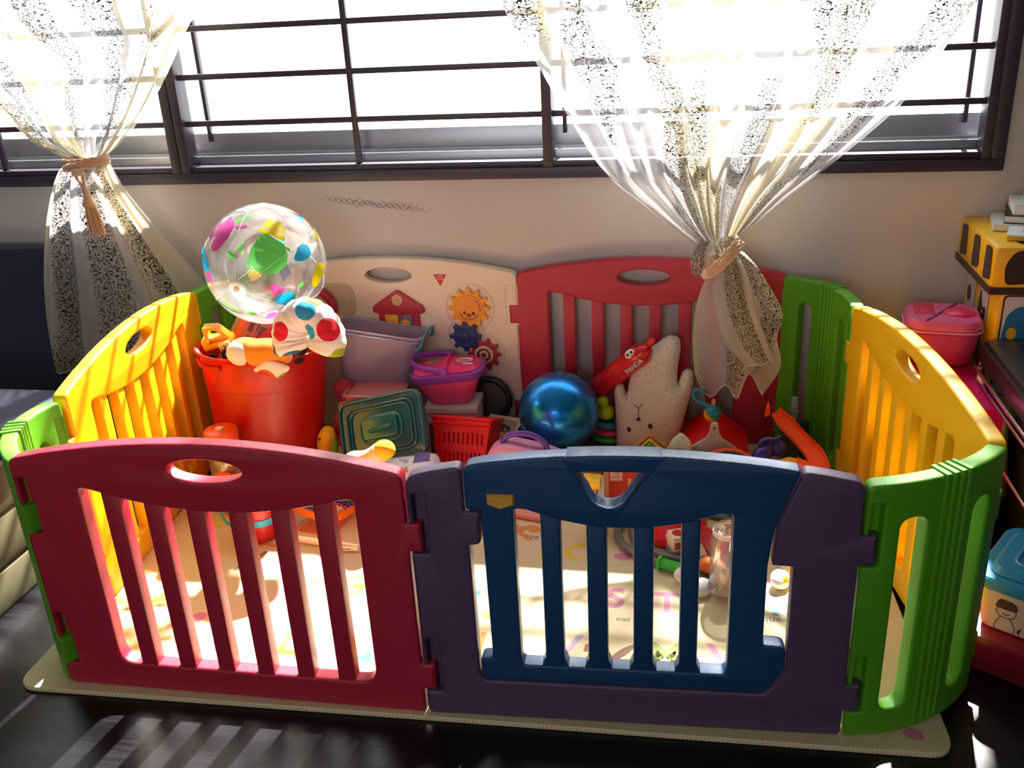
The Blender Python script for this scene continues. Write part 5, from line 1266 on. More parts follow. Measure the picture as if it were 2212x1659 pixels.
# ------------------------------------------------------------------ curtains
def curtain_material(name):
    m = bpy.data.materials.new(name); m.use_nodes = True; nt = m.node_tree; nt.nodes.clear()
    N = nt.nodes.new; L = nt.links.new
    o = N('ShaderNodeOutputMaterial'); uv = N('ShaderNodeUVMap'); uv.uv_map = 'uv'
    sep = N('ShaderNodeSeparateXYZ'); L(uv.outputs[0], sep.inputs[0])
    # printed bands across the width
    wv = N('ShaderNodeTexNoise'); wv.noise_dimensions = '2D'; wv.inputs['Scale'].default_value = 1.0; wv.inputs['Detail'].default_value = 1
    mp = N('ShaderNodeMapping'); mp.inputs['Scale'].default_value = (7.0, .9, 1); L(uv.outputs[0], mp.inputs[0]); L(mp.outputs[0], wv.inputs[0])
    dens = N('ShaderNodeMapRange'); dens.inputs[1].default_value = .46; dens.inputs[2].default_value = .54; L(wv.outputs[0], dens.inputs[0])
    # scribble marks
    v = N('ShaderNodeTexVoronoi'); v.feature = 'DISTANCE_TO_EDGE'; v.inputs['Scale'].default_value = 1.0; v.inputs['Randomness'].default_value = 1
    mp2 = N('ShaderNodeMapping'); mp2.inputs['Scale'].default_value = (160, 150, 1); L(uv.outputs[0], mp2.inputs[0])
    L(mp2.outputs[0], v.inputs['Vector'])
    n2 = N('ShaderNodeTexNoise'); n2.noise_dimensions = '2D'; n2.inputs['Scale'].default_value = .9; n2.inputs['Detail'].default_value = 2; L(mp2.outputs[0], n2.inputs[0])
    lt = N('ShaderNodeMath'); lt.operation = 'LESS_THAN'; lt.inputs[1].default_value = .095; L(v.outputs['Distance'], lt.inputs[0])
    th = N('ShaderNodeMapRange'); th.inputs[3].default_value = .80; th.inputs[4].default_value = .40; L(dens.outputs[0], th.inputs[0])
    gt = N('ShaderNodeMath'); gt.operation = 'GREATER_THAN'; L(n2.outputs[0], gt.inputs[0]); L(th.outputs[0], gt.inputs[1])
    mk = N('ShaderNodeMath'); mk.operation = 'MULTIPLY'; L(lt.outputs[0], mk.inputs[0]); L(gt.outputs[0], mk.inputs[1])
    nz = N('ShaderNodeMath'); nz.operation = 'GREATER_THAN'; nz.inputs[1].default_value = .02; L(dens.outputs[0], nz.inputs[0])
    ink = N('ShaderNodeMath'); ink.operation = 'MULTIPLY'; L(mk.outputs[0], ink.inputs[0]); L(nz.outputs[0], ink.inputs[1])
    # cream / grey-white cloth tint in broad stripes
    w3 = N('ShaderNodeTexNoise'); w3.noise_dimensions = '2D'; w3.inputs['Scale'].default_value = 1; mp3 = N('ShaderNodeMapping'); mp3.inputs['Scale'].default_value = (5, .4, 1); mp3.inputs['Location'].default_value = (3, 1, 0)
    L(uv.outputs[0], mp3.inputs[0]); L(mp3.outputs[0], w3.inputs[0])
    cr = N('ShaderNodeValToRGB'); cr.color_ramp.elements[0].position = .42; cr.color_ramp.elements[0].color = rgb('#e6dcc0'); cr.color_ramp.elements[1].position = .55; cr.color_ramp.elements[1].color = rgb('#dcdadc')
    L(w3.outputs[0], cr.inputs[0])
    df = N('ShaderNodeBsdfDiffuse'); tl = N('ShaderNodeBsdfTranslucent'); L(cr.outputs[0], df.inputs[0]); L(cr.outputs[0], tl.inputs[0])
    a = N('ShaderNodeMixShader'); a.inputs[0].default_value = .5; L(df.outputs[0], a.inputs[1]); L(tl.outputs[0], a.inputs[2])
    tr = N('ShaderNodeBsdfTransparent'); b = N('ShaderNodeMixShader')
    bd = N('ShaderNodeMapRange'); bd.inputs[3].default_value = .62; bd.inputs[4].default_value = .84; L(w3.outputs[0], bd.inputs[0]); bd.inputs[1].default_value = .55; bd.inputs[2].default_value = .42
    L(bd.outputs[0], b.inputs[0]); L(tr.outputs[0], b.inputs[1]); L(a.outputs[0], b.inputs[2])
    bk = N('ShaderNodeBsdfDiffuse'); bk.inputs[0].default_value = rgb('#3a382e')
    c = N('ShaderNodeMixShader'); L(ink.outputs[0], c.inputs[0]); L(b.outputs[0], c.inputs[1]); L(bk.outputs[0], c.inputs[2])
    L(c.outputs[0], o.inputs[0]); return m
m_cur = curtain_material('curtain_sheer')
m_hem = P('curtain_hem', '#d9d0bc', .8)
def lerp_path(pts, t):
    n = len(pts) - 1; x = t * n; i = min(int(x), n - 1); f_ = x - i
    p0 = Vector(pts[max(i - 1, 0)]); p1 = Vector(pts[i]); p2 = Vector(pts[i + 1]); p3 = Vector(pts[min(i + 2, n)])
    return 0.5 * ((2 * p1) + (p2 - p0) * f_ + (2 * p0 - 5 * p1 + 4 * p2 - p3) * f_ ** 2 + (3 * p1 - p0 - 3 * p2 + p3) * f_ ** 3)
def sheet(Lp, Rp, amp, folds, nu, nv, name, parent, bulge=None, seed=0, hem=False, u0=0.0, vsc=1.0, jag=0.0, us=1.0):
    """cloth between a left and a right edge (x, y, z lists, same count); pleats push along y"""
    mb = MB(); rnd = random.Random(seed); ph = [rnd.uniform(0, 6.28) for _ in range(6)]
    grid = []
    for j in range(nv + 1):
        t = j / nv; a = lerp_path(Lp, t); b = lerp_path(Rp, t); A = amp(t) if callable(amp) else amp
        row = []
        for i in range(nu + 1):
            s = i / nu
            w_ = math.sin(2 * PI * folds * s + ph[0] + .5 * math.sin(3 * t + ph[1])) + .55 * math.sin(2 * PI * folds * 1.63 * s + ph[2] + .8 * t) + .15 * math.sin(2 * PI * folds * 2.6 * s + ph[3])
            # pleats also squeeze sideways
            s2 = s + .010 * math.sin(2 * PI * folds * s + ph[4])
            s2 = max(0, min(1, s2)) if 0 < i < nu else s
            p = a.lerp(b, s2) + Vector((0, A * w_ * .55, 0))
            if bulge: p += bulge(s, t)
            if jag and t > .8: p.z += jag * math.sin(2 * PI * (2.3 * s) + ph[5]) * (t - .8) / .2
            row.append(p)
        grid.append(row)
    vs = [p for r in grid for p in r]; n = nu + 1
    fs = [[j * n + i, (j + 1) * n + i, (j + 1) * n + i + 1, j * n + i + 1] for j in range(nv) for i in range(nu)]
    mb.add(vs, fs, m_cur)
    length = sum((Vector(Lp[k + 1]) - Vector(Lp[k])).length for k in range(len(Lp) - 1))
    for j in range(nv + 1):
        for i in range(nu + 1): mb.uv[j * n + i] = (u0 + us * i / nu, u0 + j / nv * length * vsc)
    o = mb.build(name, parent, angle=180)
    if hem:
        hb = MB(); hb.tube(grid[-1], .0016, m_hem, seg=6); hb.build('hem', parent)
    return o
def amp_up(a0, a1): return lambda t: a0 + (a1 - a0) * t ** 1.5

# right curtain
tr_ = thing('curtain', 'patterned sheer curtain on the right, tied in the middle over the red back panel', 'curtain', Matrix.Identity(4), 'sheer curtains at the window')
RL = [(-.38, 1.235, 2.50), (-.17, 1.235, 1.65), (-.029, 1.23, 1.305), (.069, 1.225, 1.133), (.146, 1.22, 1.004), (.245, 1.20, .855), (.368, 1.17, .757), (.462, 1.14, .690), (.530, 1.125, .650)]
RR = [(1.40, 1.245, 2.50), (1.28, 1.245, 1.65), (1.165, 1.24, 1.26), (1.105, 1.235, 1.15), (1.02, 1.23, 1.02), (.870, 1.21, .882), (.735, 1.175, .782), (.650, 1.14, .712), (.600, 1.125, .675)]
sheet(RL, RR, amp_up(.040, .016), 11, 300, 90, 'upper_cloth', tr_, seed=11)
sheet([(.50, 1.118, .672), (.487, 1.105, .640), (.492, 1.10, .600), (.520, 1.10, .585), (.54, 1.11, .592)], [(.610, 1.118, .700), (.600, 1.10, .690), (.590, 1.095, .660), (.575, 1.10, .620), (.56, 1.11, .605)], .010, 2.5, 60, 24, 'gathered_cloth', tr_, seed=5, u0=.3, us=.25)
SL = [(.548, 1.115, .628), (.520, 1.10, .565), (.503, 1.09, .50), (.497, 1.085, .43), (.500, 1.085, .36), (.508, 1.085, .300), (.530, 1.085, .245)]
SR = [(.612, 1.115, .665), (.655, 1.10, .625), (.694, 1.09, .570), (.732, 1.085, .495), (.720, 1.085, .430), (.733, 1.085, .350), (.690, 1.085, .285)]
sheet(SL, SR, lambda t: .012 + .030 * t, 1.7, 130, 60, 'lower_cloth', tr_, seed=23, hem=True, u0=.15, jag=.022, us=.38)
sheet([(.565, 1.10, .64), (.545, 1.075, .56), (.560, 1.06, .48), (.59, 1.055, .40), (.64, 1.055, .345)], [(.605, 1.10, .655), (.640, 1.075, .59), (.655, 1.06, .52), (.690, 1.055, .43), (.715, 1.055, .362)], .012, 1.5, 60, 40, 'front_fold', tr_, seed=2, hem=True, u0=.62, us=.2)
# left curtain
tl_ = thing('curtain', 'patterned sheer curtain on the left, tied with a tasselled rope beside the navy sofa', 'curtain', Matrix.Identity(4), 'sheer curtains at the window')
LL = [(-2.35, 1.235, 2.50), (-2.15, 1.235, 1.65), (-1.93, 1.23, 1.346), (-1.70, 1.225, 1.16), (-1.592, 1.22, 1.067), (-1.52, 1.215, .985), (-1.42, 1.20, .938), (-1.345, 1.19, .920)]
LR = [(-.60, 1.235, 2.50), (-.76, 1.235, 1.65), (-.868, 1.23, 1.350), (-.927, 1.225, 1.275), (-1.040, 1.22, 1.12), (-1.135, 1.215, 1.02), (-1.215, 1.20, .950), (-1.262, 1.19, .922)]
sheet(LL, LR, amp_up(.040, .014), 10, 280, 80, 'upper_cloth', tl_, seed=31, u0=.4)
sheet([(-1.370, 1.19, .915), (-1.420, 1.185, .885), (-1.470, 1.18, .80), (-1.512, 1.175, .698), (-1.548, 1.17, .58), (-1.575, 1.17, .468), (-1.592, 1.17, .35), (-1.600, 1.17, .222)],
      [(-1.245, 1.19, .918), (-1.215, 1.185, .84), (-1.155, 1.18, .745), (-1.09, 1.18, .65), (-1.025, 1.19, .55), (-.99, 1.20, .46), (-1.0, 1.20, .36), (-1.01, 1.20, .24)],
      lambda t: .012 + .030 * t, 5, 170, 80, 'lower_cloth', tl_, seed=44, hem=True, u0=.8, jag=.012, us=.6)

m_rope = P('rope_gold', '#e2b692', .6, sheen=.5)
def rope(mb, path, r, twist=26):
    """three-strand cord following a path"""
    path = [Vector(p) for p in path]; n = len(path)
    for k in range(3):
        pts = []; acc = 0; prev = None
        for i, p in enumerate(path):
            d = (path[min(i + 1, n - 1)] - path[max(i - 1, 0)]).normalized()
            x = (Vector((0, 1, 0)).cross(d) if prev is None else prev - d * prev.dot(d)); x.normalize(); prev = x; y = d.cross(x)
            if i: acc += (path[i] - path[i - 1]).length
            a = acc / r * .55 + 2 * PI * k / 3
            pts.append(p + (x * math.cos(a) + y * math.sin(a)) * r * .5)
        mb.tube(pts, r * .56, m_rope, seg=7)
def dense(pts, n=14): return spline(pts, n)
tt = thing('curtain_tieback', 'gold rope tieback with a hanging tassel around the left curtain', 'curtain tieback', T(-1.305, 1.17, .915), 'rope curtain tiebacks')
def ring_pts(w_, d_, z, tilt=0, a0=0, a1=360, n=90): return [(w_ * math.cos(R(a0 + (a1 - a0) * i / n)), d_ * math.sin(R(a0 + (a1 - a0) * i / n)) + .0, z + tilt * math.cos(R(a0 + (a1 - a0) * i / n))) for i in range(n + 1)]
for z, tl in ((.0, .012), (.012, .004), (-.010, .010)):
    mb = MB(); rope(mb, ring_pts(.072, .040, z, tl), .0055); mb.build('rope_loop', tt)
mb = MB(); mb.box(-.018, .014, -.056, -.040, -.030, -.010, P('tie_wrap', '#f2cda8', .6, sheen=.4), r=.004); mb.build('wrap', tt)
mb = MB(); rope(mb, dense([(-.012, -.048, -.026), (-.002, -.050, -.045), (.008, -.050, -.060)]), .005); mb.build('rope_drop', tt)
mb = MB(); rope(mb, dense([(.010, -.046, -.008), (.016, -.052, -.030), (.012, -.050, -.060)]), .005); mb.build('rope_drop', tt)
def tassel(parent, M):
    mb = MB(); mb.lathe([(1e-4, .0), (.006, -.002), (.009, -.012), (.010, -.022), (.012, -.038), (.018, -.050), (.020, -.060), (.017, -.066)], m_rope, M, seg=24); mb.build('tassel_head', parent, angle=180)
    mb = MB(); rnd = random.Random(9)
    for k in range(46):
        a = rnd.uniform(0, 6.28); rr = math.sqrt(rnd.random())
        x0, y0_ = rr * .016 * math.cos(a), rr * .012 * math.sin(a)
        mb.tube([(x0, y0_, -.060), (x0 * 1.35, y0_ * 1.3, -.10), (x0 * 1.6 + rnd.uniform(-.002, .002), y0_ * 1.4, -.150 + rnd.uniform(-.006, .004))], .0017, m_rope, M, seg=5)
    mb.build('tassel_fringe', parent)
tassel(tt, T(.012, -.050, -.058, ry=-5))
tt = thing('curtain_tieback', 'gold rope tieback slanting around the right curtain', 'curtain tieback', T(.572, 1.105, .640, ry=-45), 'rope curtain tiebacks')
for z in (-.010, .001, .012):
    mb = MB(); rope(mb, ring_pts(.062, .046, z, .002), .0052); mb.build('rope_loop', tt)
mb = MB(); mb.tube([(-.066, -.014, .0), (-.044, -.040, .002)], [.012, .013], MATS['tie_wrap'], seg=14); mb.build('wrap', tt)
o = tag(MB().tube([(-2.9, 1.26, 2.52), (1.9, 1.26, 2.52)], .012, m_black, seg=12).build('curtain_rod'), 'black curtain rod above the window', 'curtain rod')

# ------------------------------------------------------------------ sofa on the left
t = thing('sofa_bed', 'navy blue sofa bed with a cream drawer base at the far left', 'sofa', T(-1.9, .3, 0))
def W(x0, x1, y0_, y1_, z0, z1, m, name, r=.006, lab=None):
    mb = MB(); mb.box(x0 + 1.9, x1 + 1.9, y0_ - .3, y1_ - .3, z0, z1, m, r=r); o = mb.build(name, t)
    if lab: o['label'] = lab
W(-2.9, -1.115, -.9, .70, .0, .100, m_cream, 'base', lab='cream base board'); W(-2.88, -1.125, -.88, .69, .10, .112, P('groove_dark', '#6b664e', .6), 'groove')
W(-2.9, -1.115, -.9, .70, .112, .226, m_cream, 'drawer_front'); W(-2.88, -1.118, -.88, .69, .226, .230, MATS['groove_dark'], 'groove'); W(-2.9, -1.115, -.9, .70, .230, .345, m_cream, 'side_board')
W(-2.9, -1.125, -.9, .66, .345, .40, m_navy, 'seat_cushion', r=.02, lab='navy seat cushion')
W(-2.9, -1.462, 1.235, 1.31, .0, .640, m_navy, 'backrest', r=.03, lab='navy backrest')

# ------------------------------------------------------------------ right side
def yellow_box():
    m_by = P('toybox_yellow', '#f5bc10', .45); m_bn = P('toybox_brown', '#3e2a2c', .5); m_lil = P('toybox_lilac', '#d9cfe0', .5); m_bl = P('toybox_blue', '#2b74b0', .5)
    t = thing('toy_box', 'yellow fabric toy box with zebra patterned lid and animal pictures', 'toy box', T(1.545, 1.155, -.0, rz=0))
    # local: left face at x=-.325, front at y=-.16
    mb = MB(); mb.box(-.305, .33, -.150, .155, .0, .585, m_by, r=.008); mb.build('box_body', t)
    mb = MB(); mb.box(-.335, .35, -.172, .165, .585, .697, m_by, r=.012); mb.build('lid', t)
    rnd = random.Random(4)
    mb = MB(); mb.box(-.337, .352, -.174, .167, .578, .596, m_bn); mb.build('lid_band', t)
    F_ = lambda a, z: T(a, -.1745, z)
    for k, (x, sh) in enumerate(((-.27, 0), (-.19, 1), (-.09, 0), (.02, 1), (.13, 0), (.24, 1))):
        mb = MB(); mb.ext([rpoly([(-.035, -.045), (.03, -.04), (.045 if sh else .02, 0), (.030, .045), (-.02, .04), (-.04, .005)], .015, 4)], .002, m_bn, F_(x, .647)); mb.build('zebra_patch', t)
    L_ = lambda b, z: Matrix.Translation((-.3375, b, z)) @ Matrix.Rotation(R(-90), 4, 'Z')
    for k, b in enumerate((-.13, -.02, .10)):
        mb = MB(); mb.ext([rpoly([(-.03, -.045), (.028, -.035), (.018, .042), (-.03, .04)], .012, 4)], .002, m_bn, L_(b, .647)); mb.build('zebra_patch', t)
    mb = MB(); mb.ext([rpoly([(-.28, -.15), (-.16, -.17), (-.19, -.02), (-.08, .05), (-.24, .08)], .03, 4)], .001, m_bn, Matrix.Translation((0, 0, .6975)) @ T(rx=-90)); mb.build('zebra_patch', t)
    # picture cards on the left face and front face
    def card(FM, cx, w_, kind):
        mb = MB(); mb.ext([rpoly([(cx - w_ / 2, .30), (cx + w_ / 2, .30), (cx + w_ / 2, .57), (cx - w_ / 2, .57)], .012, 4)], .0015, m_bn, FM); mb.build('card_edge', t)
        mb = MB(); mb.ext([rpoly([(cx - w_ / 2 + .004, .304), (cx + w_ / 2 - .004, .304), (cx + w_ / 2 - .004, .566), (cx - w_ / 2 + .004, .566)], .010, 4)], .0015, m_lil, FM @ T(0, -.0008, 0)); mb.build('picture_card', t)
        G = FM @ T(cx, -.0016, 0)
        if kind == 'elephant':
            mb = MB(); mb.ext([rpoly([(-.035, .34), (.028, .34), (.03, .47), (.038, .50), (.030, .53), (.0, .545), (-.03, .52), (-.036, .46)], .015, 4)], .0012, m_bl, G); mb.ext([ellipse(-.014, .47, .012, .016)], .001, m_by, G @ T(0, -.0006, 0)); mb.ext([ellipse(.022, .49, .010, .02, a=15)], .001, m_bl, G @ T(0, -.0004, 0)); mb.build('animal_print', t)
        elif kind == 'rhino':
            mb = MB(); mb.ext([rpoly([(-.036, .32), (.036, .32), (.034, .42), (.014, .43), (.022, .47), (.036, .485), (.030, .51), (.0, .50), (-.024, .545), (-.034, .50), (-.028, .45), (-.02, .42), (-.036, .40)], .010, 4)], .0012, m_bn, G); mb.ext([ellipse(.006, .49, .005, .004)], .001, m_lil, G @ T(0, -.0006, 0)); mb.ext([rpoly([(-.012, .33), (.0, .33), (-.004, .38)], .003, 3)], .001, m_by, G @ T(0, -.0006, 0)); mb.ext([rpoly([(.012, .33), (.026, .33), (.02, .37)], .003, 3)], .001, m_by, G @ T(0, -.0006, 0))
            mb.ext([rpoly([(-.034, .555), (-.026, .575), (-.018, .55)], .003, 3)], .001, m_pink, G @ T(0, -.0006, 0)); mb.build('animal_print', t)
        else:
            mb = MB()
            for i in range(6): mb.ext([ellipse(.012 + .01 * math.sin(i), .35 + .022 * i, .012, .006)], .001, m_bn, G)
            mb.ext([ellipse(-.01, .50, .018, .022)], .001, m_bn, G); mb.build('animal_print', t)
    LF = Matrix.Translation((-.3055, 0, 0)) @ Matrix.Rotation(R(-90), 4, 'Z')
    FF = T(0, -.1515, 0)
    card(FF, -.252, .085, 'elephant'); card(FF, -.150, .090, 'rhino'); card(FF, -.04, .09, 'zebra')
    card(LF, -.09, .09, 'zebra'); card(LF, .03, .09, 'rhino')
    # books and papers on the lid
    def slab(name, label, M, w_, d_, h, m, cat='book', grp=None, m2=None):
        t = thing(name, label, cat, M, grp)
        mb = MB(); mb.box(-w_ / 2, w_ / 2, -d_ / 2, d_ / 2, h * .12, h * .88, m2 or m_paper); mb.build('pages', t)
        mb = MB(); mb.box(-w_ / 2 - .001, w_ / 2 + .001, -d_ / 2 - .001, d_ / 2 + .001, h * .88, h, m, r=.0004); mb.build('front_cover', t)
        mb = MB(); mb.box(-w_ / 2 - .001, w_ / 2 + .001, -d_ / 2 - .001, d_ / 2 + .001, 0, h * .12, m, r=.0004); mb.build('back_cover', t)
        return t
    m_dk = P('book_black', '#1d1d22', .4); m_gn = P('book_green', '#9ec48c', .5); m_gy = P('book_grey', '#c4c6c4', .5)
    slab('book', 'pale book at the bottom of the stack on the yellow toy box', T(1.375, 1.190, 0.6985, rz=-12), .24, .15, .016, m_gy, grp='books stacked on the toy box')
    slab('book', 'second book of the stack on the yellow toy box with a dark cover', T(1.395, 1.190, 0.7155, rz=-16), .22, .14, .020, m_dk, grp='books stacked on the toy box')
    slab('book', 'thick grey book in the middle of the stack on the yellow toy box', T(1.402, 1.195, 0.7365, rz=-10), .21, .13, .026, m_gy, grp='books stacked on the toy box')
    slab('book', 'green edged book near the top of the stack on the yellow toy box', T(1.412, 1.200, 0.7635, rz=-14), .17, .12, .014, m_gn, grp='books stacked on the toy box')
    t2 = thing('round_tin', 'black round lidded thing on top of the book stack', 'tin', T(1.378, 1.200, 0.7790))
    mb = MB(); mb.lathe([(0, 0), (.026, 0), (.032, .008), (.034, .022), (.030, .036), (.018, .044), (0, .046)], m_black, seg=32); mb.build('tin_body', t2, angle=180)
    t2 = thing('magazine', 'blue and white magazine with yellow edge lying on the yellow toy box', 'magazine', T(1.385, 1.10, .6985, rz=-20))
    mb = MB(); mb.box(-.11, .13, -.10, .0, 0, .012, P('magazine_yellow', '#e8b81c', .5), r=.002); mb.build('pages', t2)
    mb = MB(); mb.box(-.112, .132, -.102, .002, .012, .0145, P('magazine_white', '#eaf4f4', .4)); mb.build('cover', t2)
    for k, (x, y, w_, h_) in enumerate(((-.02, -.02, .05, .014), (-.06, -.05, .02, .012), (.0, -.06, .03, .01), (.07, -.04, .04, .03))):
        mb = MB(); mb.ext([rpoly([(-w_, -h_), (w_, -h_ * .6), (w_ * .8, h_), (-w_ * .9, h_ * .8)], .006, 3)], .0004, P('magazine_cyan', '#20c4dc', .4) if k == 0 else MATS['magazine_cyan'], Matrix.Translation((x, y, .0148)) @ T(rx=-90)); mb.build('cover_print', t2)
yellow_box()

def pink_bag():
    m = P('bag_pink', '#c83a80', .5); m2 = P('bag_light_pink', '#e0609a', .4); m3 = P('bag_red_pink', '#e02858', .4)
    t = thing('pink_bag', 'soft pink zipped lunch bag behind the right yellow panel', 'bag', T(1.135, 1.085, .375, rz=-8))
    mb = MB(); mb.frustum(.155, .15, .175, .17, 0, .095, .05, m, seg=8, er=.01); mb.build('bag_body', t, angle=180)
    mb = MB(); mb.frustum(.185, .18, .180, .175, .095, .122, .05, m2, seg=8, er=.006); mb.build('lid', t)
    mb = MB(); mb.tube([(x, y, .096) for x, y in rpoly([(-.0935, -.091), (.0935, -.091), (.0935, .091), (-.0935, .091)], .052, 8)], .0025, P('piping_pink', '#f09ac0', .4), seg=8, closed=True); mb.build('piping', t)
    mb = MB(); mb.ball((.040, .0, .122), (.040, .035, .012), m3); mb.build('padded_label', t, angle=180)
    mb = MB(); mb.box(-.006, .0, -.088, .088, .1215, .124, P('zip_dark', '#7a1c48', .5), T(0, 0, 0, rz=-28)); mb.build('zip', t)
    mb = MB(); mb.box(-.07, -.02, -.02, .07, .122, .1235, m3, r=.001); mb.build('colour_patch', t)
    t = thing('magenta_box', 'magenta storage box under the pink lunch bag', 'box', T(1.135, .96, 0))
    mb = MB(); mb.box(-.075, .085, -.20, .21, .0, .368, P('box_magenta', '#e0107c', .4), r=.004); mb.build('box_body', t)
    mb = MB(); mb.box(.080, .0865, -.2015, .20, .0, .372, P('box_trim', '#8a8480', .4)); mb.build('edge_trim', t)
pink_bag()

def black_table():
    t = thing('black_table', 'black table with chrome rails at the right edge', 'table', T(1.217, .975, 0))
    mb = MB(); mb.box(.0, .75, -.95, .0, .452, .462, P('table_top', '#2b2d34', .35), r=.001); mb.build('table_top', t)
    mb = MB(); mb.box(-.012, .76, -.96, .012, .405, .452, m_black, r=.002); mb.build('apron', t)
    m_ch = P('chrome', '#c8c8c8', .2, metal=1)
    for z, y1, x in ((.397, -.02, -.022), (.375, -.06, -.020), (.262, -.10, -.020)):
        mb = MB(); mb.tube([(x, y1, z), (x, -.95, z)], .0045, m_ch, seg=10); mb.build('rail', t)
    for x, y in ((-.006, -.012), (-.006, -.93), (.74, -.012), (.74, -.93)):
        mb = MB(); mb.tube([(x, y, 0), (x, y, .41)], .010, m_ch, seg=12); mb.build('leg', t)
    mb = MB(); mb.box(-.024, -.016, -.085, -.05, .378, .396, m_whitep, r=.001); mb.build('bracket', t)
    t = thing('grey_bin', 'dark grey storage bin under the black table', 'bin', T(1.50, .72, 0)); 
    mb = MB(); mb.frustum(.40, .36, .44, .40, 0, .24, .02, P('bin_grey', '#3a3634', .5)); mb.build('bin_body', t)
    mb = MB(); mb.box(-.18, .18, -.204, -.198, .05, .20, P('bin_panel', '#4a4542', .5), r=.002); mb.build('front_inset', t)
    t = thing('printed_bag', 'blue and pink printed bag stuffed under the black table behind the chrome rail', 'bag', T(1.35, .80, .25))
    t.location = (1.36, .84, .244)
    mb = MB(); mb.ball((0, 0, .055), (.09, .07, .055), P('bag_print_blue', '#3a5a78', .6, var=.5, vscale=20)); mb.build('bag_body', t, angle=180)
    mb = MB(); mb.ball((-.03, -.03, .065), (.06, .05, .035), P('bag_print_rust', '#8a4a48', .6)); mb.build('print_patch', t, angle=180)
black_table()

def lid_tub():
    M = T(1.250, .300, 0, rz=-32, s=(1.08, 1.08, .97))
    t = thing('red_box', 'dark red plastic box at the lower right under the printed container', 'storage box', M); t.name = 'storage_crate'
    m_r = P('crate_red', '#8c1c34', .4)
    mb = MB(); mb.frustum(.30, .20, .33, .23, 0, .085, .02, m_r); mb.build('box_body', t)
    mb = MB(); mb.box(-.172, .172, -.120, .120, .078, .100, m_r, r=.005); mb.build('rim', t)
    t = thing('printed_container', 'white container with brown line drawings and a bright blue lid', 'storage box', M @ Matrix.Translation((0, 0, .104))); t.name = 'storage_box'
    mw = P('container_white', '#cdbcb0', .5)
    mb = MB(); mb.frustum(.27, .175, .285, .195, 0, .10, .02, mw); mb.build('box_body', t)
    # drawings on the long front and the left side
    mi = P('drawing_brown', '#4a2c28', .6)
    def line(pts, M_): mb = MB(); mb.tube(spline([Vector((*p, 0)) for p in pts], 4), .0007, mi, M_, seg=5); mb.build('line_drawing', t)
    Fr = T(0, -.0955, 0) @ T(rx=90)
    for cx in (-.09, .0, .085):
        line([(cx + .017 * math.cos(a), .055 + .014 * math.sin(a)) for a in [2 * PI * i / 10 for i in range(11)]], Fr)
        line([(cx - .008, .041), (cx - .016, .02), (cx - .014, .005)], Fr); line([(cx + .008, .041), (cx + .018, .022), (cx + .016, .005)], Fr)
        line([(cx - .006, .052), (cx, .048), (cx + .007, .052)], Fr)
        mb = MB(); mb.ext([rpoly([(cx - .020, .062), (cx + .020, .062), (cx + .014, .082), (cx - .014, .084)], .008, 4)], .0008, mi, T(0, -.0975, 0)); mb.build('drawn_hat', t)
        mb = MB(); mb.ext([rpoly([(cx + .022, .02), (cx + .030, .030), (cx + .026, .012)], .002, 3)], .0008, mi, T(0, -.0965, 0)); mb.build('drawn_leaf', t)
    Lf = Matrix.Translation((-.1415, 0, 0)) @ Matrix.Rotation(R(-90), 4, 'Z') @ T(rx=90)
    line([(.012 * math.cos(a), .055 + .012 * math.sin(a)) for a in [2 * PI * i / 10 for i in range(11)]], Lf)
    m_l = P('lid_blue', '#1f8fd0', .35)
    mb = MB(); mb.frustum(.30, .21, .305, .215, .098, .128, .03, m_l); mb.build('lid', t)['label'] = 'bright blue lid'
    mb = MB(); mb.frustum(.27, .18, .26, .17, .126, .142, .03, m_l); mb.build('lid_step', t)
    mb = MB(); mb.frustum(.20, .11, .19, .10, .140, .1425, .02, P('lid_window', '#2a3a58', .3)); mb.build('lid_panel', t)
    mb = MB(); mb.tube([(x, y, .143) for x, y in rpoly([(-.10, -.055), (.10, -.055), (.10, .055), (-.10, .055)], .02, 6)], .004, m_l, seg=8, closed=True); mb.build('lid_ridge', t)
lid_tub()
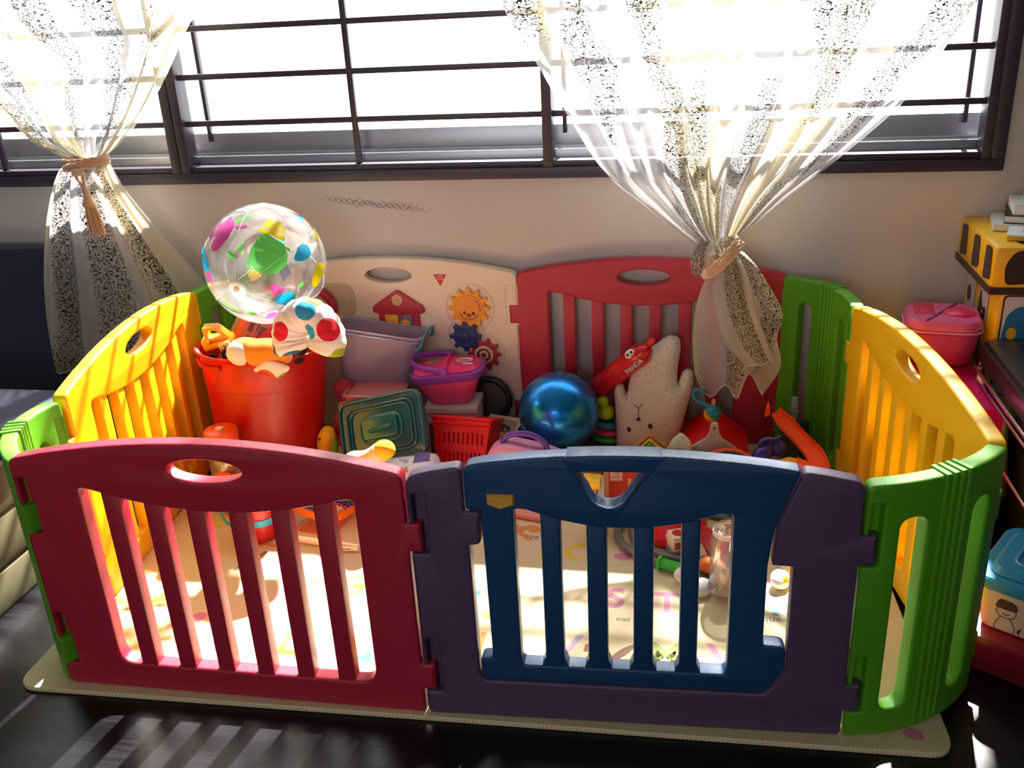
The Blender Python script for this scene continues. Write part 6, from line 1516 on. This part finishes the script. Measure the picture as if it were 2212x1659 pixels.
# ------------------------------------------------------------------ light, world, camera
w = bpy.data.worlds.new('sky'); SC.world = w; w.use_nodes = True
nt = w.node_tree; bg = nt.nodes['Background']
tc = nt.nodes.new('ShaderNodeTexCoord'); sp = nt.nodes.new('ShaderNodeSeparateXYZ'); nt.links.new(tc.outputs['Generated'], sp.inputs[0])
cr = nt.nodes.new('ShaderNodeValToRGB'); nt.links.new(sp.outputs[2], cr.inputs[0])
cr.color_ramp.elements[0].position = .0; cr.color_ramp.elements[0].color = (.80, .80, .80, 1)
cr.color_ramp.elements[1].position = .6; cr.color_ramp.elements[1].color = (.88, .94, 1, 1)
nt.links.new(cr.outputs[0], bg.inputs[0]); bg.inputs[1].default_value = 4.2
sun = bpy.data.lights.new('sun', 'SUN'); sun.energy = 34; sun.angle = R(1.2); sun.color = (1, .97, .90)
so = bpy.data.objects.new('sun', sun); COL.objects.link(so)
sd = Vector((.15, 1, 1.05)).normalized()
so.rotation_euler = sd.to_track_quat('Z', 'Y').to_euler(); so.location = (0, 4, 4)
def portal(name, loc, rot, sx, sy):
    l = bpy.data.lights.new(name, 'AREA'); l.shape = 'RECTANGLE'; l.size = sx; l.size_y = sy; l.cycles.is_portal = True
    o = bpy.data.objects.new(name, l); COL.objects.link(o); o.location = loc; o.rotation_euler = rot
portal('window_portal', (-.74, YW + .16, 1.625), (R(-90), 0, 0), 4.05, 1.6)
portal('fill_window_portal', (-.2, YF - .11, 1.5), (R(90), 0, 0), 1.4, 1.2)  # guides sky sampling through the added fill window
cam = bpy.data.cameras.new('camera'); co = bpy.data.objects.new('camera', cam); COL.objects.link(co)
cam.sensor_width = 36; cam.sensor_fit = 'HORIZONTAL'; cam.lens = 36 * 2026.3932 / 2212
cam.clip_start = .05; cam.clip_end = 100
yaw, pit, rol = -.2058, .3945, -.0547
f = Vector((math.sin(yaw) * math.cos(pit), math.cos(yaw) * math.cos(pit), -math.sin(pit)))
r = Vector((math.cos(yaw), -math.sin(yaw), 0)); u = r.cross(f)
r2 = r * math.cos(rol) + u * math.sin(rol); u2 = -r * math.sin(rol) + u * math.cos(rol)
co.matrix_world = Matrix.Translation((.4992, -1.3985, 1.3201)) @ Matrix((r2, u2, -f)).transposed().to_4x4()
SC.camera = co
SC.view_settings.view_transform = 'Standard'; SC.view_settings.look = 'None'; SC.view_settings.gamma = 1
SC.view_settings.use_curve_mapping = False; SC.view_settings.exposure = 0.85
cy = SC.cycles; cy.use_denoising = True; cy.use_adaptive_sampling = True; cy.adaptive_threshold = .02; cy.max_bounces = 10; cy.transparent_max_bounces = 24; cy.diffuse_bounces = 6
cy.sample_clamp_indirect = 8; cy.caustics_reflective = False; cy.caustics_refractive = False
